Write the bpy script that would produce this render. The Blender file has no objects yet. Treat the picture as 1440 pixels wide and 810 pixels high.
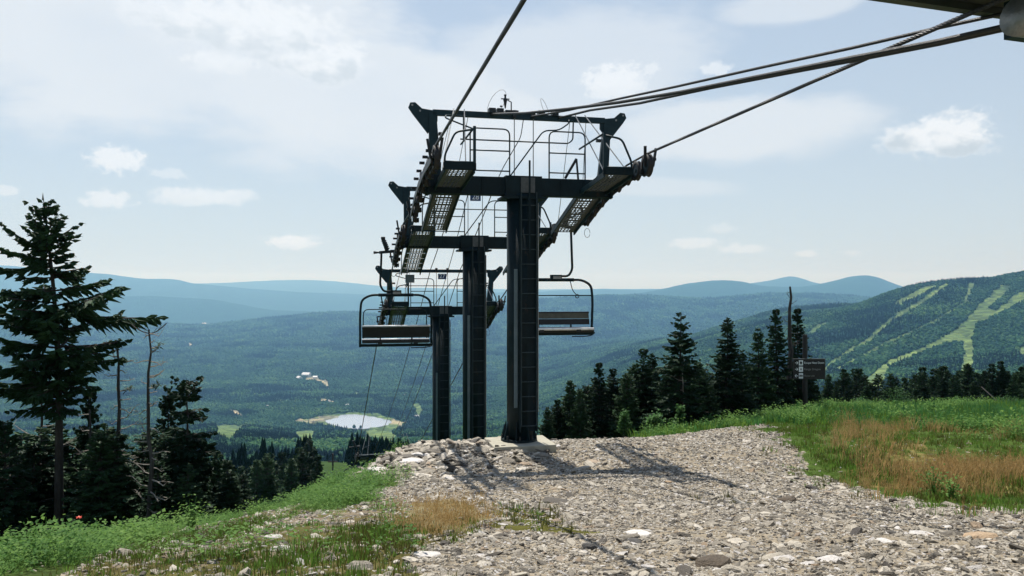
import bpy, math, random
import numpy as np
from mathutils import Vector, Matrix
R = math.radians
rnd = random.Random(7)
sc = bpy.context.scene
COL = sc.collection

# ------------------------------------------------------------------ camera, sky, sun, exposure
F = 1120.0                       # focal length in photo pixels; eye at the origin, looking along +Y, level
cam_d = bpy.data.cameras.new('camera'); cam_d.lens = 28.0; cam_d.sensor_width = 36.0
cam_d.clip_start = 0.05; cam_d.clip_end = 120000
cam = bpy.data.objects.new('camera', cam_d); COL.objects.link(cam)
cam.location = (0, 0, 0); cam.rotation_euler = (R(90), 0, 0)
sc.camera = cam

SUN_EL = 65.0
SUN_AZ = -21.0                   # degrees clockwise from +Y
EXPOSURE = 0.42
SKY_STRENGTH = 0.10
SUN_STRENGTH = 5.0
HAZE_DENSITY = 7.0e-5

W = bpy.data.worlds.new('World'); sc.world = W; W.use_nodes = True
def build_sky():
    nt = W.node_tree; N = nt.nodes; L = nt.links; N.clear()
    out = N.new('ShaderNodeOutputWorld'); bg = N.new('ShaderNodeBackground')
    bg.inputs['Strength'].default_value = SKY_STRENGTH
    L.new(bg.outputs[0], out.inputs[0])
    sky = N.new('ShaderNodeTexSky'); sky.sky_type = 'NISHITA'; sky.sun_disc = False
    sky.sun_elevation = R(SUN_EL); sky.sun_rotation = R(SUN_AZ)
    sky.altitude = 900; sky.air_density = 1.0; sky.dust_density = 1.0; sky.ozone_density = 1.0
    tc = N.new('ShaderNodeTexCoord')
    sep = N.new('ShaderNodeSeparateXYZ'); L.new(tc.outputs['Generated'], sep.inputs[0])
    def m(op, a, b=None, c=None, clamp=False):
        n = N.new('ShaderNodeMath'); n.operation = op; n.use_clamp = clamp
        for i, v in enumerate((a, b, c)):
            if v is None: continue
            if isinstance(v, (int, float)): n.inputs[i].default_value = v
            else: L.new(v, n.inputs[i])
        return n.outputs[0]
    az = m('ARCTAN2', sep.outputs[0], sep.outputs[1])
    hyp = m('SQRT', m('ADD', m('MULTIPLY', sep.outputs[0], sep.outputs[0]), m('MULTIPLY', sep.outputs[1], sep.outputs[1])))
    el = m('ARCTAN2', sep.outputs[2], hyp)
    comb = N.new('ShaderNodeCombineXYZ'); L.new(az, comb.inputs[0]); L.new(el, comb.inputs[1])
    def noise(scale, detail, rough, sx=1.0, sy=1.0, off=0.0):
        mp = N.new('ShaderNodeMapping'); L.new(comb.outputs[0], mp.inputs[0])
        mp.inputs['Scale'].default_value = (sx, sy, 1); mp.inputs['Location'].default_value = (off, off * .37, off)
        n = N.new('ShaderNodeTexNoise'); L.new(mp.outputs[0], n.inputs['Vector'])
        n.inputs['Scale'].default_value = scale; n.inputs['Detail'].default_value = detail; n.inputs['Roughness'].default_value = rough
        return n.outputs['Fac']
    nb = noise(26, 6, .6, 1, 1.5)            # billows
    nf = noise(90, 4, .6, 1, 1.3, 3.0)
    nw = noise(6, 7, .62, 1, 2.6, 7.0)       # wisps
    nl = noise(2.6, 4, .5, 1, 2.0, 11.0)
    def ell(px, py, rx, ry, rot=0.0):
        # ellipse centred on a bearing and elevation; 1 at the centre, 0 at the rim, negative outside
        a0 = math.atan((px - 720) / F); e0 = math.atan((405 - py) / math.hypot(F, px - 720))
        k = math.cos(a0)
        du = m('SUBTRACT', az, a0); dv = m('SUBTRACT', el, e0)
        c, s = math.cos(rot), math.sin(rot)
        uu = m('ADD', m('MULTIPLY', du, c), m('MULTIPLY', dv, s)); vv = m('SUBTRACT', m('MULTIPLY', dv, c), m('MULTIPLY', du, s))
        uu = m('DIVIDE', uu, rx / F * k); vv = m('DIVIDE', vv, ry / F * k)
        return m('SUBTRACT', 1.0, m('SQRT', m('ADD', m('MULTIPLY', uu, uu), m('MULTIPLY', vv, vv)))), vv
    def smooth(v, lo, hi):
        n = N.new('ShaderNodeMapRange'); n.interpolation_type = 'SMOOTHSTEP'
        L.new(v, n.inputs[0]); n.inputs[1].default_value = lo; n.inputs[2].default_value = hi
        return n.outputs[0]
    # thin veil
    veil = None
    for (px, py, rx, ry, rot, amt) in [(150, 20, 620, 190, -.13, 1), (480, 130, 420, 115, -.12, 1), (760, 110, 260, 110, .1, .7),
                                       (1020, 182, 240, 52, 0, .9), (1110, 8, 110, 26, 0, .7), (900, 262, 150, 16, -.05, .5), (-500, 60, 500, 170, 0, .8)]:
        e, _ = ell(px, py, rx, ry, rot)
        v = m('MULTIPLY', smooth(m('ADD', e, m('MULTIPLY', m('SUBTRACT', nw, .5), 1.1)), -.02, .42), amt)
        veil = v if veil is None else m('MAXIMUM', veil, v)
    veil = m('MULTIPLY', veil, smooth(nl, .0, .45))
    # cumulus
    cum = None; shade = None
    for (px, py, rx, ry, amt, dark) in [(1325, 196, 74, 34, 1, 1), (865, 118, 46, 26, .8, .2), (165, 226, 38, 21, .85, .2), (155, 282, 36, 13, .7, .2),
            (280, 277, 66, 15, .7, .25), (412, 341, 38, 12, .85, .3), (238, 245, 26, 9, .4, 0), (8, 268, 16, 8, .5, 0), (1008, 97, 22, 10, .6, 0), (916, 98, 13, 8, .5, 0),
            (975, 343, 36, 9, .55, 0), (1042, 351, 34, 8, .5, 0), (1136, 357, 15, 5, .5, 0), (1015, 322, 20, 8, .3, 0), (1200, 356, 10, 4, .3, 0),
            (345, 40, 130, 42, .8, .9), (455, 88, 75, 34, .8, 1.0), (312, 88, 50, 20, .6, .4), (235, 22, 70, 26, .5, .3), (-240, 200, 90, 40, .9, .5), (1720, 240, 120, 50, .9, .6), (1900, 60, 160, 70, .9, .6)]:
        e, vv = ell(px, py, rx * 1.2, ry * 1.2)
        sm = rx < 60
        d = m('ADD', m('MULTIPLY', m('SUBTRACT', nb, .5), 1.0 if sm else 1.5), m('MULTIPLY', m('SUBTRACT', nf, .5), 1.5 if sm else .8))
        # flat base: the lower half fades faster
        e2 = m('SUBTRACT', e, m('MULTIPLY', m('MAXIMUM', m('MULTIPLY', vv, -1.0), 0.0), .25))
        v = m('MULTIPLY', smooth(m('ADD', e2, d), 0.0, .48), amt)
        sh = m('MULTIPLY', v, m('MULTIPLY', smooth(m('ADD', m('MULTIPLY', vv, -1.0), m('MULTIPLY', m('SUBTRACT', nb, .5), 3.0)), -.25, .6), dark))
        cum = v if cum is None else m('MAXIMUM', cum, v)
        shade = sh if shade is None else m('MAXIMUM', shade, sh)
    def mix(fac, a, b):
        n = N.new('ShaderNodeMix'); n.data_type = 'RGBA'; L.new(fac, n.inputs[0])
        for i, v in ((6, a), (7, b)):
            if isinstance(v, tuple): n.inputs[i].default_value = (*v, 1)
            else: L.new(v, n.inputs[i])
        return n.outputs[2]
    # desaturate and level the blue a little (hazy summer sky)
    white = N.new('ShaderNodeMapRange'); L.new(el, white.inputs[0]); white.inputs[1].default_value = 0.0; white.inputs[2].default_value = 1.0; white.inputs[3].default_value = .86; white.inputs[4].default_value = .05
    base = mix(white.outputs[0], sky.outputs[0], SKY_GREY)
    c = mix(m('MULTIPLY', veil, .88), base, VEIL_COL)
    cc = mix(m('MULTIPLY', shade, .95), CUM_COL, CUM_DARK)
    c = mix(m('MULTIPLY', cum, .9), c, cc)
    L.new(c, bg.inputs['Color'])
SKY_GREY = (4.4, 5.0, 5.5); VEIL_COL = (5.9, 6.3, 6.7); CUM_COL = (6.9, 7.2, 7.5); CUM_DARK = (4.3, 4.9, 5.4)
build_sky()
W.cycles.sampling_method = 'MANUAL'; W.cycles.sample_map_resolution = 512

az, el = R(SUN_AZ), R(SUN_EL)
sun_dir = Vector((math.sin(az) * math.cos(el), math.cos(az) * math.cos(el), math.sin(el)))   # towards the sun
sd = bpy.data.lights.new('sun', 'SUN'); sd.energy = SUN_STRENGTH; sd.angle = R(.53); sd.color = (1.0, .955, .88)
sun = bpy.data.objects.new('sun', sd); COL.objects.link(sun)
sun.rotation_euler = (-sun_dir).to_track_quat('-Z', 'Y').to_euler(); sun.location = (0, 0, 60)
sc.view_settings.view_transform = 'Standard'; sc.view_settings.look = 'None'
sc.view_settings.exposure = EXPOSURE; sc.view_settings.gamma = 1
sc.cycles.volume_bounces = 0; sc.cycles.max_bounces = 6; sc.cycles.transparent_max_bounces = 8

# ------------------------------------------------------------------ noise and terrain maths
def _hash(ix, iy, seed):
    h = (ix.astype(np.int64) * 374761393 + iy.astype(np.int64) * 668265263 + seed * 974711) & 0x7fffffff
    h = ((h ^ (h >> 13)) * 1274126177) & 0x7fffffff
    return ((h ^ (h >> 16)) & 0xffff) / 65535.0
def vnoise(x, y, seed=0):
    x0 = np.floor(x); y0 = np.floor(y); fx = x - x0; fy = y - y0
    fx = fx * fx * fx * (fx * (fx * 6 - 15) + 10); fy = fy * fy * fy * (fy * (fy * 6 - 15) + 10)
    a = _hash(x0, y0, seed); b = _hash(x0 + 1, y0, seed); c = _hash(x0, y0 + 1, seed); d = _hash(x0 + 1, y0 + 1, seed)
    return (a + (b - a) * fx) * (1 - fy) + (c + (d - c) * fx) * fy - .5
def fbm(x, y, oct=4, seed=0, gain=.5):
    s = 0; a = 1.0; t = 0
    for o in range(oct):
        s = s + a * vnoise(x * 2 ** o + 17.3 * o, y * 2 ** o - 9.1 * o, seed + o); t += a; a *= gain
    return s / t
def sstep(x, a, b):
    t = np.clip((x - a) / (b - a), 0, 1); return t * t * (3 - 2 * t)

EDGE = np.array([(-5.6, -60), (-5.2, 0), (-4.8, 7.5), (-4.9, 11.3), (-3.3, 14.4), (-2.5, 15.8), (-1.9, 17.3), (-1.1, 18.0), (1.0, 18.5), (3.1, 19.2),
                 (5.4, 21.6), (7.3, 24), (10.5, 31), (15, 40), (27, 43), (70, 55), (140, 60)], float)
def edge_dist(x, y):
    """signed distance to the rim of the summit shelf, positive beyond it"""
    best = np.full(np.shape(x), 1e9); sign = np.zeros(np.shape(x))
    for (ax, ay), (bx, by) in zip(EDGE[:-1], EDGE[1:]):
        dx, dy = bx - ax, by - ay; t = np.clip(((x - ax) * dx + (y - ay) * dy) / (dx * dx + dy * dy), 0, 1)
        d = np.hypot(x - ax - t * dx, y - ay - t * dy); cr = dx * (y - ay) - dy * (x - ax)
        u = d < best - 1e-9
        best = np.where(u, d, best); sign = np.where(u, np.sign(cr), sign)
    return best * sign
PY = [-60, 0, 4.6, 8, 11, 14.5, 17, 19, 24, 40, 60, 140]
PZ = [-1.2, -1.6, -1.72, -2.35, -2.95, -3.38, -3.36, -3.5, -4.02, -6.0, -8.6, -18]
def near_h(x, y):
    p = np.interp(y, PY, PZ)
    d = edge_dist(x, y)
    k = .30 + .28 * sstep(-x, 2.0, 6.0) * (1 - sstep(y, 15, 30))
    soft = np.where(d > -3, np.log1p(np.exp(np.clip(d * 2.2, -20, 30))) / 2.2, 0)
    dd = np.where(d * 2.2 > 30, d, soft)
    z = p - k * dd - .34 * sstep(-x, 1.8, 4.2) * sstep(y, 5, 8) * (1 - sstep(y, 22, 30))
    # rough, rubbly shelf with a low mound of rock along its rim
    rub = np.exp(-((x + 1.6) / 1.6) ** 2 - ((y - 16.4) / 1.5) ** 2)
    z = z + .10 * rub + (fbm(x * .9, y * .9, 4, 5) * .14 + fbm(x * 4, y * 4, 3, 9) * .06) * (1 - sstep(y, 30, 60)) * (.6 + 1.2 * rub)
    return z

COLS = [-500, 0, 150, 300, 450, 600, 750, 900, 1000, 1100, 1200, 1245, 1290, 1370, 1440, 1900]
ROWS = [150, 250, 400, 900, 1500, 2200, 2800, 3250, 4500, 7000, 9500, 11500, 14000, 16000, 19000, 22500, 27000, 34000]
TAB = {
 150:  [760, 740, 730, 700, 676, 690, 700, 700, 700, 700, 700, 700, 700, 700, 700, 700],
 250:  [740, 720, 710, 680, 644, 660, 675, 680, 680, 680, 680, 680, 680, 680, 680, 680],
 400:  [720, 700, 690, 676, 664, 668, 670, 660, 660, 660, 660, 660, 660, 660, 660, 660],
 900:  [690, 670, 660, 640, 645, 648, 640, 620, 620, 630, 630, 630, 630, 630, 630, 630],
 1500: [650, 640, 630, 606, 622, 620, 610, 590, 580, 570, 560, 556, 552, 548, 545, 540],
 2200: [615, 612, 606, 600, 608, 606, 590, 560, 540, 520, 505, 500, 494, 487, 480, 460],
 2800: [590, 590, 592, 598, 604, 604, 575, 525, 498, 474, 455, 446, 432, 424, 414, 390],
 3250: [572, 572, 572, 578, 576, 576, 560, 506, 476, 450, 428, 412, 396, 391, 380, 350],
 4500: [540, 540, 540, 535, 533, 536, 540, 485, 458, 436, 428, 426, 424, 420, 415, 390],
 7000: [485, 485, 484, 482, 480, 482, 480, 478, 480, 478, 470, 465, 460, 455, 450, 440],
 9500: [450, 452, 456, 456, 438, 436, 423, 413, 418, 411, 412, 417, 424, 430, 430, 430],
 11500:[452, 456, 462, 468, 462, 450, 440, 432, 434, 430, 430, 430, 430, 430, 430, 430],
 14000:[412, 414, 414, 416, 424, 427, 416, 410, 394, 404, 388, 387, 402, 408, 410, 400],
 16000:[418, 420, 420, 422, 428, 430, 425, 416, 408, 412, 404, 402, 408, 412, 414, 410],
 19000:[368, 370, 383, 399, 411, 413, 409, 405, 404, 394, 401, 404, 404, 405, 405, 400],
 22500:[385, 388, 396, 405, 412, 414, 412, 410, 410, 406, 408, 408, 408, 408, 408, 405],
 27000:[375, 380, 392, 397, 394, 402, 406, 404, 404, 402, 402, 402, 402, 402, 402, 402],
 34000:[416] * 16,
}
_PX = np.arange(-500, 1901, 10.0); _LY = np.linspace(math.log(150), math.log(34000), 420)
_g = np.array([np.interp(_PX, COLS, TAB[r]) for r in ROWS])
_g = (404 - _g) / F * np.array(ROWS)[:, None]
CREST = {4500: [(-500, 540), (600, 536), (700, 543), (740, 541), (803, 521), (860, 495), (925, 478), (977, 469), (1010, 458), (1040, 449), (1090, 437), (1140, 431), (1180, 430), (1215, 431), (1290, 424), (1440, 415), (1900, 390)],
 3250: [(-500, 572), (150, 572), (300, 578), (600, 576), (750, 560), (900, 506), (1000, 476), (1100, 450), (1150, 440), (1200, 430), (1222, 419), (1240, 411), (1262, 403), (1290, 396), (1330, 393), (1370, 391.5), (1400, 390), (1420, 385), (1440, 381), (1500, 372), (1900, 350)],
 9500: [(-500, 450), (0, 452), (150, 456), (300, 455), (340, 451), (380, 446), (420, 441), (450, 438), (490, 437), (520, 441), (560, 443), (600, 440), (650, 434), (700, 428), (740, 423), (790, 418), (850, 414), (920, 414.5), (960, 416), (1000, 418), (1040, 413), (1080, 411), (1140, 410.5), (1170, 412), (1215, 417), (1260, 424), (1900, 430)],
 14000: [(-500, 414), (0, 414), (150, 415), (180, 412), (220, 412.5), (260, 416), (306, 417), (340, 425), (380, 433), (450, 436), (600, 432), (700, 418), (750, 414), (800, 416), (830, 412), (870, 411), (905, 409), (930, 405), (960, 397), (1000, 392), (1025, 390), (1050, 394.5), (1070, 400), (1120, 401), (1140, 398), (1165, 394), (1190, 386), (1210, 382.5), (1230, 384), (1250, 392), (1270, 400), (1290, 405), (1440, 410), (1900, 405)],
 19000: [(-500, 368), (0, 370), (75, 376), (150, 382), (200, 389), (245, 389), (270, 395), (285, 399), (310, 399), (340, 402), (380, 405), (450, 409), (520, 412), (600, 411), (750, 408), (830, 404), (900, 404.5), (1000, 404), (1060, 396), (1085, 393), (1100, 388), (1114, 383), (1128, 389), (1150, 397), (1200, 402), (1440, 405), (1900, 402)],
 27000: [(-500, 380), (0, 382), (280, 397), (330, 395), (350, 393), (380, 391), (440, 390), (480, 393), (520, 398), (560, 402), (750, 405), (1440, 402), (1900, 402)]}
def _crest(row): return np.interp(_PX, [q[0] for q in CREST[row]], [q[1] for q in CREST[row]])
for _row in CREST: _g[ROWS.index(_row)] = (404 - _crest(_row)) / F * _row
for _row, _c, _k in ((11500, 9500, 13), (16000, 14000, 10), (22500, 19000, 8)): _g[ROWS.index(_row)] = (404 - _crest(_c) - _k) / F * _row
_T = np.array([np.interp(_LY, np.log(ROWS), _g[:, i]) for i in range(len(_PX))]).T
def _blur(a, ax, s):
    k = np.exp(-np.arange(-3 * s, 3 * s + 1) ** 2 / (2 * s * s)); k /= k.sum()
    pad = [(0, 0), (0, 0)]; pad[ax] = (3 * s, 3 * s)
    return np.apply_along_axis(lambda v: np.convolve(v, k, 'valid'), ax, np.pad(a, pad, 'edge'))
_T = _blur(_blur(_T, 1, 1), 0, 2)
LAKE_PX = [(456, 591), (475, 586), (478, 582.5), (500, 581.5), (525, 585), (552, 591), (545, 597), (520, 601), (505, 602.5), (488, 601), (470, 597), (462, 594)]
LAKE_Z = -500.0
LAKE = np.array([((px - 720) * (-LAKE_Z / (py - 404)), -LAKE_Z * F / (py - 404)) for px, py in LAKE_PX])
LC = LAKE.mean(0)
def far_h(x, y):
    r = np.hypot(x, y); th = np.arctan2(x, y); lim = R(47)
    thc = np.clip(th, -lim, lim)
    Y = np.maximum(r * np.cos(thc), 150.0); px = np.clip(720 + F * np.tan(thc), -500, 1900)
    fi = (px + 500) / 10; fj = (np.log(Y) - _LY[0]) / (_LY[1] - _LY[0])
    fi = np.clip(fi, 0, len(_PX) - 1.001); fj = np.clip(fj, 0, len(_LY) - 1.001)
    i = fi.astype(int); j = fj.astype(int); a = fi - i; b = fj - j
    z = (_T[j, i] * (1 - a) + _T[j, i + 1] * a) * (1 - b) + (_T[j + 1, i] * (1 - a) + _T[j + 1, i + 1] * a) * b
    w = sstep(Y, 700, 4000)
    n = fbm(x / 1700, y / 1700, 5, 21) * 42 * sstep(Y, 2500, 9000) + fbm(x / 520, y / 520, 4, 31) * 34 * w + fbm(x / 120, y / 120, 3, 41) * 7 * sstep(Y, 150, 900)
    lk = np.hypot((x - LC[0]) / 420, (y - LC[1]) / 420)
    k = 1 - sstep(lk, .75, 1.9)
    z = z + n * (1 - k)
    z = z * (1 - k) + (LAKE_Z + 2 + 6 * sstep(lk, .6, 1.5)) * k
    return z
def poly_in(px, py, poly):
    poly = np.asarray(poly, float); ins = np.zeros(np.shape(px), bool); n = len(poly)
    for i in range(n):
        x1, y1 = poly[i]; x2, y2 = poly[(i + 1) % n]
        c = ((y1 > py) != (y2 > py)) & (px < (x2 - x1) * (py - y1) / (y2 - y1 + 1e-12) + x1)
        ins ^= c
    return ins
def height(x, y):
    x = np.asarray(x, float); y = np.asarray(y, float)
    r = np.hypot(x, y)
    w = sstep(r, 60, 145)
    z = near_h(x, y) * (1 - w) + far_h(x, y) * w
    lk = poly_in(x, y, LAKE)
    return np.where(lk, LAKE_Z - 4, z)
def h1(x, y): return float(height(np.array([x]), np.array([y]))[0])
def ground_at(px, py, y0=4, y1=30000):
    """the first place where the line of sight through a photo pixel meets the land"""
    t = np.exp(np.linspace(math.log(y0), math.log(y1), 6000))
    x = (px - 720) / F * t; zr = (404 - py) / F * t
    b = np.nonzero(height(x, t) > zr)[0]
    i = b[0] if len(b) else len(t) - 1
    return Vector((x[i], t[i], h1(x[i], t[i])))
def at(px, py, Y): return Vector(((px - 720) / F * Y, Y, (404 - py) / F * Y))

# ------------------------------------------------------------------ object helpers
def tag(o, label=None, cat=None, group=None, kind=None):
    if label: o['label'] = label
    if cat: o['category'] = cat
    if group: o['group'] = group
    if kind: o['kind'] = kind
    return o
def empty(name, loc=(0, 0, 0), rz=0.0, label=None, cat=None, group=None):
    o = bpy.data.objects.new(name, None); o.empty_display_size = .3; COL.objects.link(o)
    o.location = loc; o.rotation_euler = (0, 0, rz); return tag(o, label, cat, group)
def link_mesh(name, me, parent=None):
    o = bpy.data.objects.new(name, me); COL.objects.link(o)
    if parent: o.parent = parent
    return o
def copy_tree(o, parent=None):
    c = o.copy(); COL.objects.link(c)
    if parent: c.parent = parent
    for ch in [k for k in bpy.data.objects if k.parent == o]: copy_tree(ch, c)
    return c
class MB:
    def __init__(s): s.v = []; s.f = []
    def add(s, vs, fs):
        n = len(s.v); s.v += [tuple(v) for v in vs]; s.f += [tuple(i + n for i in f) for f in fs]; return s
    def box(s, c, d, M=None):
        x, y, z = d[0] / 2, d[1] / 2, d[2] / 2
        vs = [Vector((sx * x, sy * y, sz * z)) for sx in (-1, 1) for sy in (-1, 1) for sz in (-1, 1)]
        if M is not None: vs = [M @ v for v in vs]
        c = Vector(c)
        return s.add([v + c for v in vs], [(0, 1, 3, 2), (4, 6, 7, 5), (0, 4, 5, 1), (2, 3, 7, 6), (0, 2, 6, 4), (1, 5, 7, 3)])
    def bar(s, a, b, w, h=None, up=(0, 0, 1)):
        a = Vector(a); b = Vector(b); h = h or w; d = (b - a).normalized(); up = Vector(up)
        if abs(d.dot(up)) > .95: up = Vector((0, 1, 0))
        r = d.cross(up).normalized(); u = r.cross(d)
        vs = [p + r * (sx * w / 2) + u * (sz * h / 2) for p in (a, b) for sx in (-1, 1) for sz in (-1, 1)]
        return s.add(vs, [(0, 1, 3, 2), (4, 6, 7, 5), (0, 4, 5, 1), (2, 3, 7, 6), (0, 2, 6, 4), (1, 5, 7, 3)])
    def tube(s, pts, r, n=6, cap=True):
        pts = [Vector(p) for p in pts]; m = len(pts)
        rs = r if isinstance(r, (list, tuple)) else [r] * m
        base = len(s.v); prev = None
        for i, p in enumerate(pts):
            d = (pts[min(i + 1, m - 1)] - pts[max(i - 1, 0)]).normalized()
            if prev is None:
                u = d.cross(Vector((0, 0, 1)) if abs(d.z) < .9 else Vector((1, 0, 0))).normalized()
            else:
                u = (prev - d * prev.dot(d)).normalized()
            prev = u; w = d.cross(u)
            for k in range(n):
                a = 2 * math.pi * k / n
                s.v.append(tuple(p + (u * math.cos(a) + w * math.sin(a)) * rs[i]))
        for i in range(m - 1):
            for k in range(n):
                a = base + i * n + k; b = base + i * n + (k + 1) % n
                s.f.append((a, b, b + n, a + n))
        if cap:
            s.f.append(tuple(base + k for k in reversed(range(n)))); s.f.append(tuple(base + (m - 1) * n + k for k in range(n)))
        return s
    def prism(s, poly, axis_a, axis_b, origin, depth_vec):
        """extruded polygon: poly in (a,b) coordinates"""
        A = Vector(axis_a); B = Vector(axis_b); O = Vector(origin); D = Vector(depth_vec); n = len(poly)
        vs = [O + A * p[0] + B * p[1] - D / 2 for p in poly] + [O + A * p[0] + B * p[1] + D / 2 for p in poly]
        return s.add(vs, [tuple(range(n)), tuple(reversed(range(n, 2 * n)))] + [(i, n + i, n + (i + 1) % n, (i + 1) % n) for i in range(n)])
    def mesh(s, name, mat=None, smooth=False):
        me = bpy.data.meshes.new(name); me.from_pydata(s.v, [], s.f); me.update()
        if mat: me.materials.append(mat)
        if smooth: me.polygons.foreach_set('use_smooth', [True] * len(me.polygons))
        return me
    def build(s, name, mat, parent=None, smooth=False):
        return link_mesh(name, s.mesh(name, mat, smooth), parent)
def arc_pts(pts, r=.1, k=4):
    """round the corners of a polyline"""
    P = [Vector(p) for p in pts]; out = [P[0]]
    for i in range(1, len(P) - 1):
        a = (P[i - 1] - P[i]); b = (P[i + 1] - P[i]); q = min(r, a.length * .45, b.length * .45)
        A = P[i] + a.normalized() * q; B = P[i] + b.normalized() * q
        for j in range(k + 1):
            t = j / k; out.append((1 - t) ** 2 * A + 2 * t * (1 - t) * P[i] + t * t * B)
    return out + [P[-1]]

# ------------------------------------------------------------------ materials
def mat_new(name):
    m = bpy.data.materials.new(name); m.use_nodes = True
    return m, m.node_tree.nodes, m.node_tree.links, m.node_tree.nodes['Principled BSDF']
def ramp(N, L, fac, stops):
    r = N.new('ShaderNodeValToRGB'); e = r.color_ramp.elements
    while len(e) < len(stops): e.new(.5)
    for k, (p, c) in enumerate(stops): e[k].position = p; e[k].color = (*c, 1)
    L.new(fac, r.inputs[0]); return r.outputs[0]
def mixc(N, L, fac, a, b, typ='MIX'):
    n = N.new('ShaderNodeMix'); n.data_type = 'RGBA'; n.blend_type = typ
    if isinstance(fac, (int, float)): n.inputs[0].default_value = fac
    else: L.new(fac, n.inputs[0])
    for i, v in ((6, a), (7, b)):
        if isinstance(v, tuple): n.inputs[i].default_value = (*v, 1)
        else: L.new(v, n.inputs[i])
    return n.outputs[2]
def noise_n(N, L, scale, detail=4, rough=.55, coord='Object', sc3=None):
    tc = N.new('ShaderNodeTexCoord'); n = N.new('ShaderNodeTexNoise')
    src = tc.outputs[coord]
    if sc3:
        mp = N.new('ShaderNodeMapping'); mp.inputs['Scale'].default_value = sc3; L.new(src, mp.inputs[0]); src = mp.outputs[0]
    L.new(src, n.inputs['Vector']); n.inputs['Scale'].default_value = scale
    n.inputs['Detail'].default_value = detail; n.inputs['Roughness'].default_value = rough
    return n.outputs['Fac']
def worn(name, col, dirt, rough=.5, metal=0.0, scale=6, amt=(.45, .75), bump=.02, sc3=None):
    m, N, L, P = mat_new(name)
    if 'painted' in name: P.inputs['Specular IOR Level'].default_value = .22
    f = noise_n(N, L, scale, 6, .65, sc3=sc3)
    c = ramp(N, L, f, [(amt[0], col), (amt[1], dirt)])
    L.new(c, P.inputs['Base Color']); P.inputs['Roughness'].default_value = rough; P.inputs['Metallic'].default_value = metal
    b = N.new('ShaderNodeBump'); b.inputs['Strength'].default_value = .3; b.inputs['Distance'].default_value = bump
    L.new(noise_n(N, L, scale * 5, 3), b.inputs['Height']); L.new(b.outputs[0], P.inputs['Normal'])
    return m
M_GREEN = worn('painted steel dark green', (.0025, .012, .016), (.006, .021, .027), .6, 0, 3)
def rust(m):
    N = m.node_tree.nodes; L = m.node_tree.links; P = N['Principled BSDF']; src = P.inputs['Base Color'].links[0].from_socket
    a = noise_n(N, L, 7, 8, .75, sc3=(1, 1, .35)); k = ramp(N, L, a, [(.60, (0, 0, 0)), (.72, (1, 1, 1))])
    L.new(mixc(N, L, k, src, (.045, .030, .020)), P.inputs['Base Color'])
rust(M_GREEN)
M_BLUEG = worn('painted steel blue green', (.008, .027, .036), (.017, .042, .050), .5, 0, 4)
M_GALV = worn('galvanised steel', (.24, .25, .25), (.34, .35, .34), .45, .6, 12)
M_STRIP = worn('faded blue grey cover', (.10, .15, .17), (.15, .20, .22), .5, .1, 6)
M_RUNG = worn('worn painted ladder', (.03, .05, .055), (.06, .08, .085), .5, .2, 9)
M_GALVD = worn('dull galvanised grating', (.085, .095, .095), (.14, .15, .15), .6, .35, 12)
M_DARK = worn('dark greasy steel', (.010, .014, .017), (.030, .034, .036), .45, .4, 14)
M_RUBBER = worn('black rubber', (.015, .015, .016), (.03, .03, .03), .7, 0, 20)
M_ROPE = worn('steel wire rope', (.035, .035, .036), (.09, .09, .09), .45, .5, 30)
M_CABLE = worn('black cable sheath', (.012, .012, .013), (.02, .02, .02), .5, 0, 20)
M_CONC = worn('weathered concrete', (.36, .34, .27), (.24, .23, .18), .9, 0, 5, bump=.01)
M_SEATD = worn('black seat vinyl', (.005, .006, .008), (.012, .012, .014), .55, 0, 9)
M_SEATO = worn('faded olive backrest slats', (.075, .072, .045), (.12, .115, .075), .6, 0, 6)
M_SEATHI = worn('worn pale seat edge with highlight in colour', (.8, .8, .8), (.55, .55, .56), .4, 0, 8)  # pale edge, brightened so its colour holds the seat's specular highlight
M_PLATE = worn('blue number plate', (.02, .05, .13), (.03, .07, .16), .5, 0, 10)
M_LET = worn('pale lettering', (.85, .87, .88), (.7, .73, .75), .6, 0, 10)
M_SIGN = worn('dark brown signboard', (.012, .010, .010), (.03, .026, .024), .6, 0, 10)
M_BARK = worn('spruce bark', (.025, .021, .018), (.06, .052, .045), .95, 0, 5, bump=.03, sc3=(3, 3, .6))
M_DEAD = worn('bleached dead wood', (.20, .18, .15), (.36, .34, .31), .9, 0, 4, bump=.02, sc3=(4, 4, .5))
M_SNAG = worn('charred grey snag wood', (.03, .027, .025), (.09, .085, .08), .9, 0, 4, bump=.02, sc3=(4, 4, .5))
M_ROOF = worn('pale metal roof', (.55, .56, .58), (.4, .4, .42), .5, 0, 1)
M_WALL = worn('white house wall', (.6, .58, .54), (.45, .44, .42), .7, 0, 1)
M_PANE = worn('dark window glass', (.03, .04, .05), (.05, .06, .07), .1, 0, 1)
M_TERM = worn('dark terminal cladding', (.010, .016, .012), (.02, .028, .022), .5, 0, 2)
M_TERML = worn('terminal edge trim', (.030, .045, .035), (.05, .065, .05), .5, 0, 2)

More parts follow.
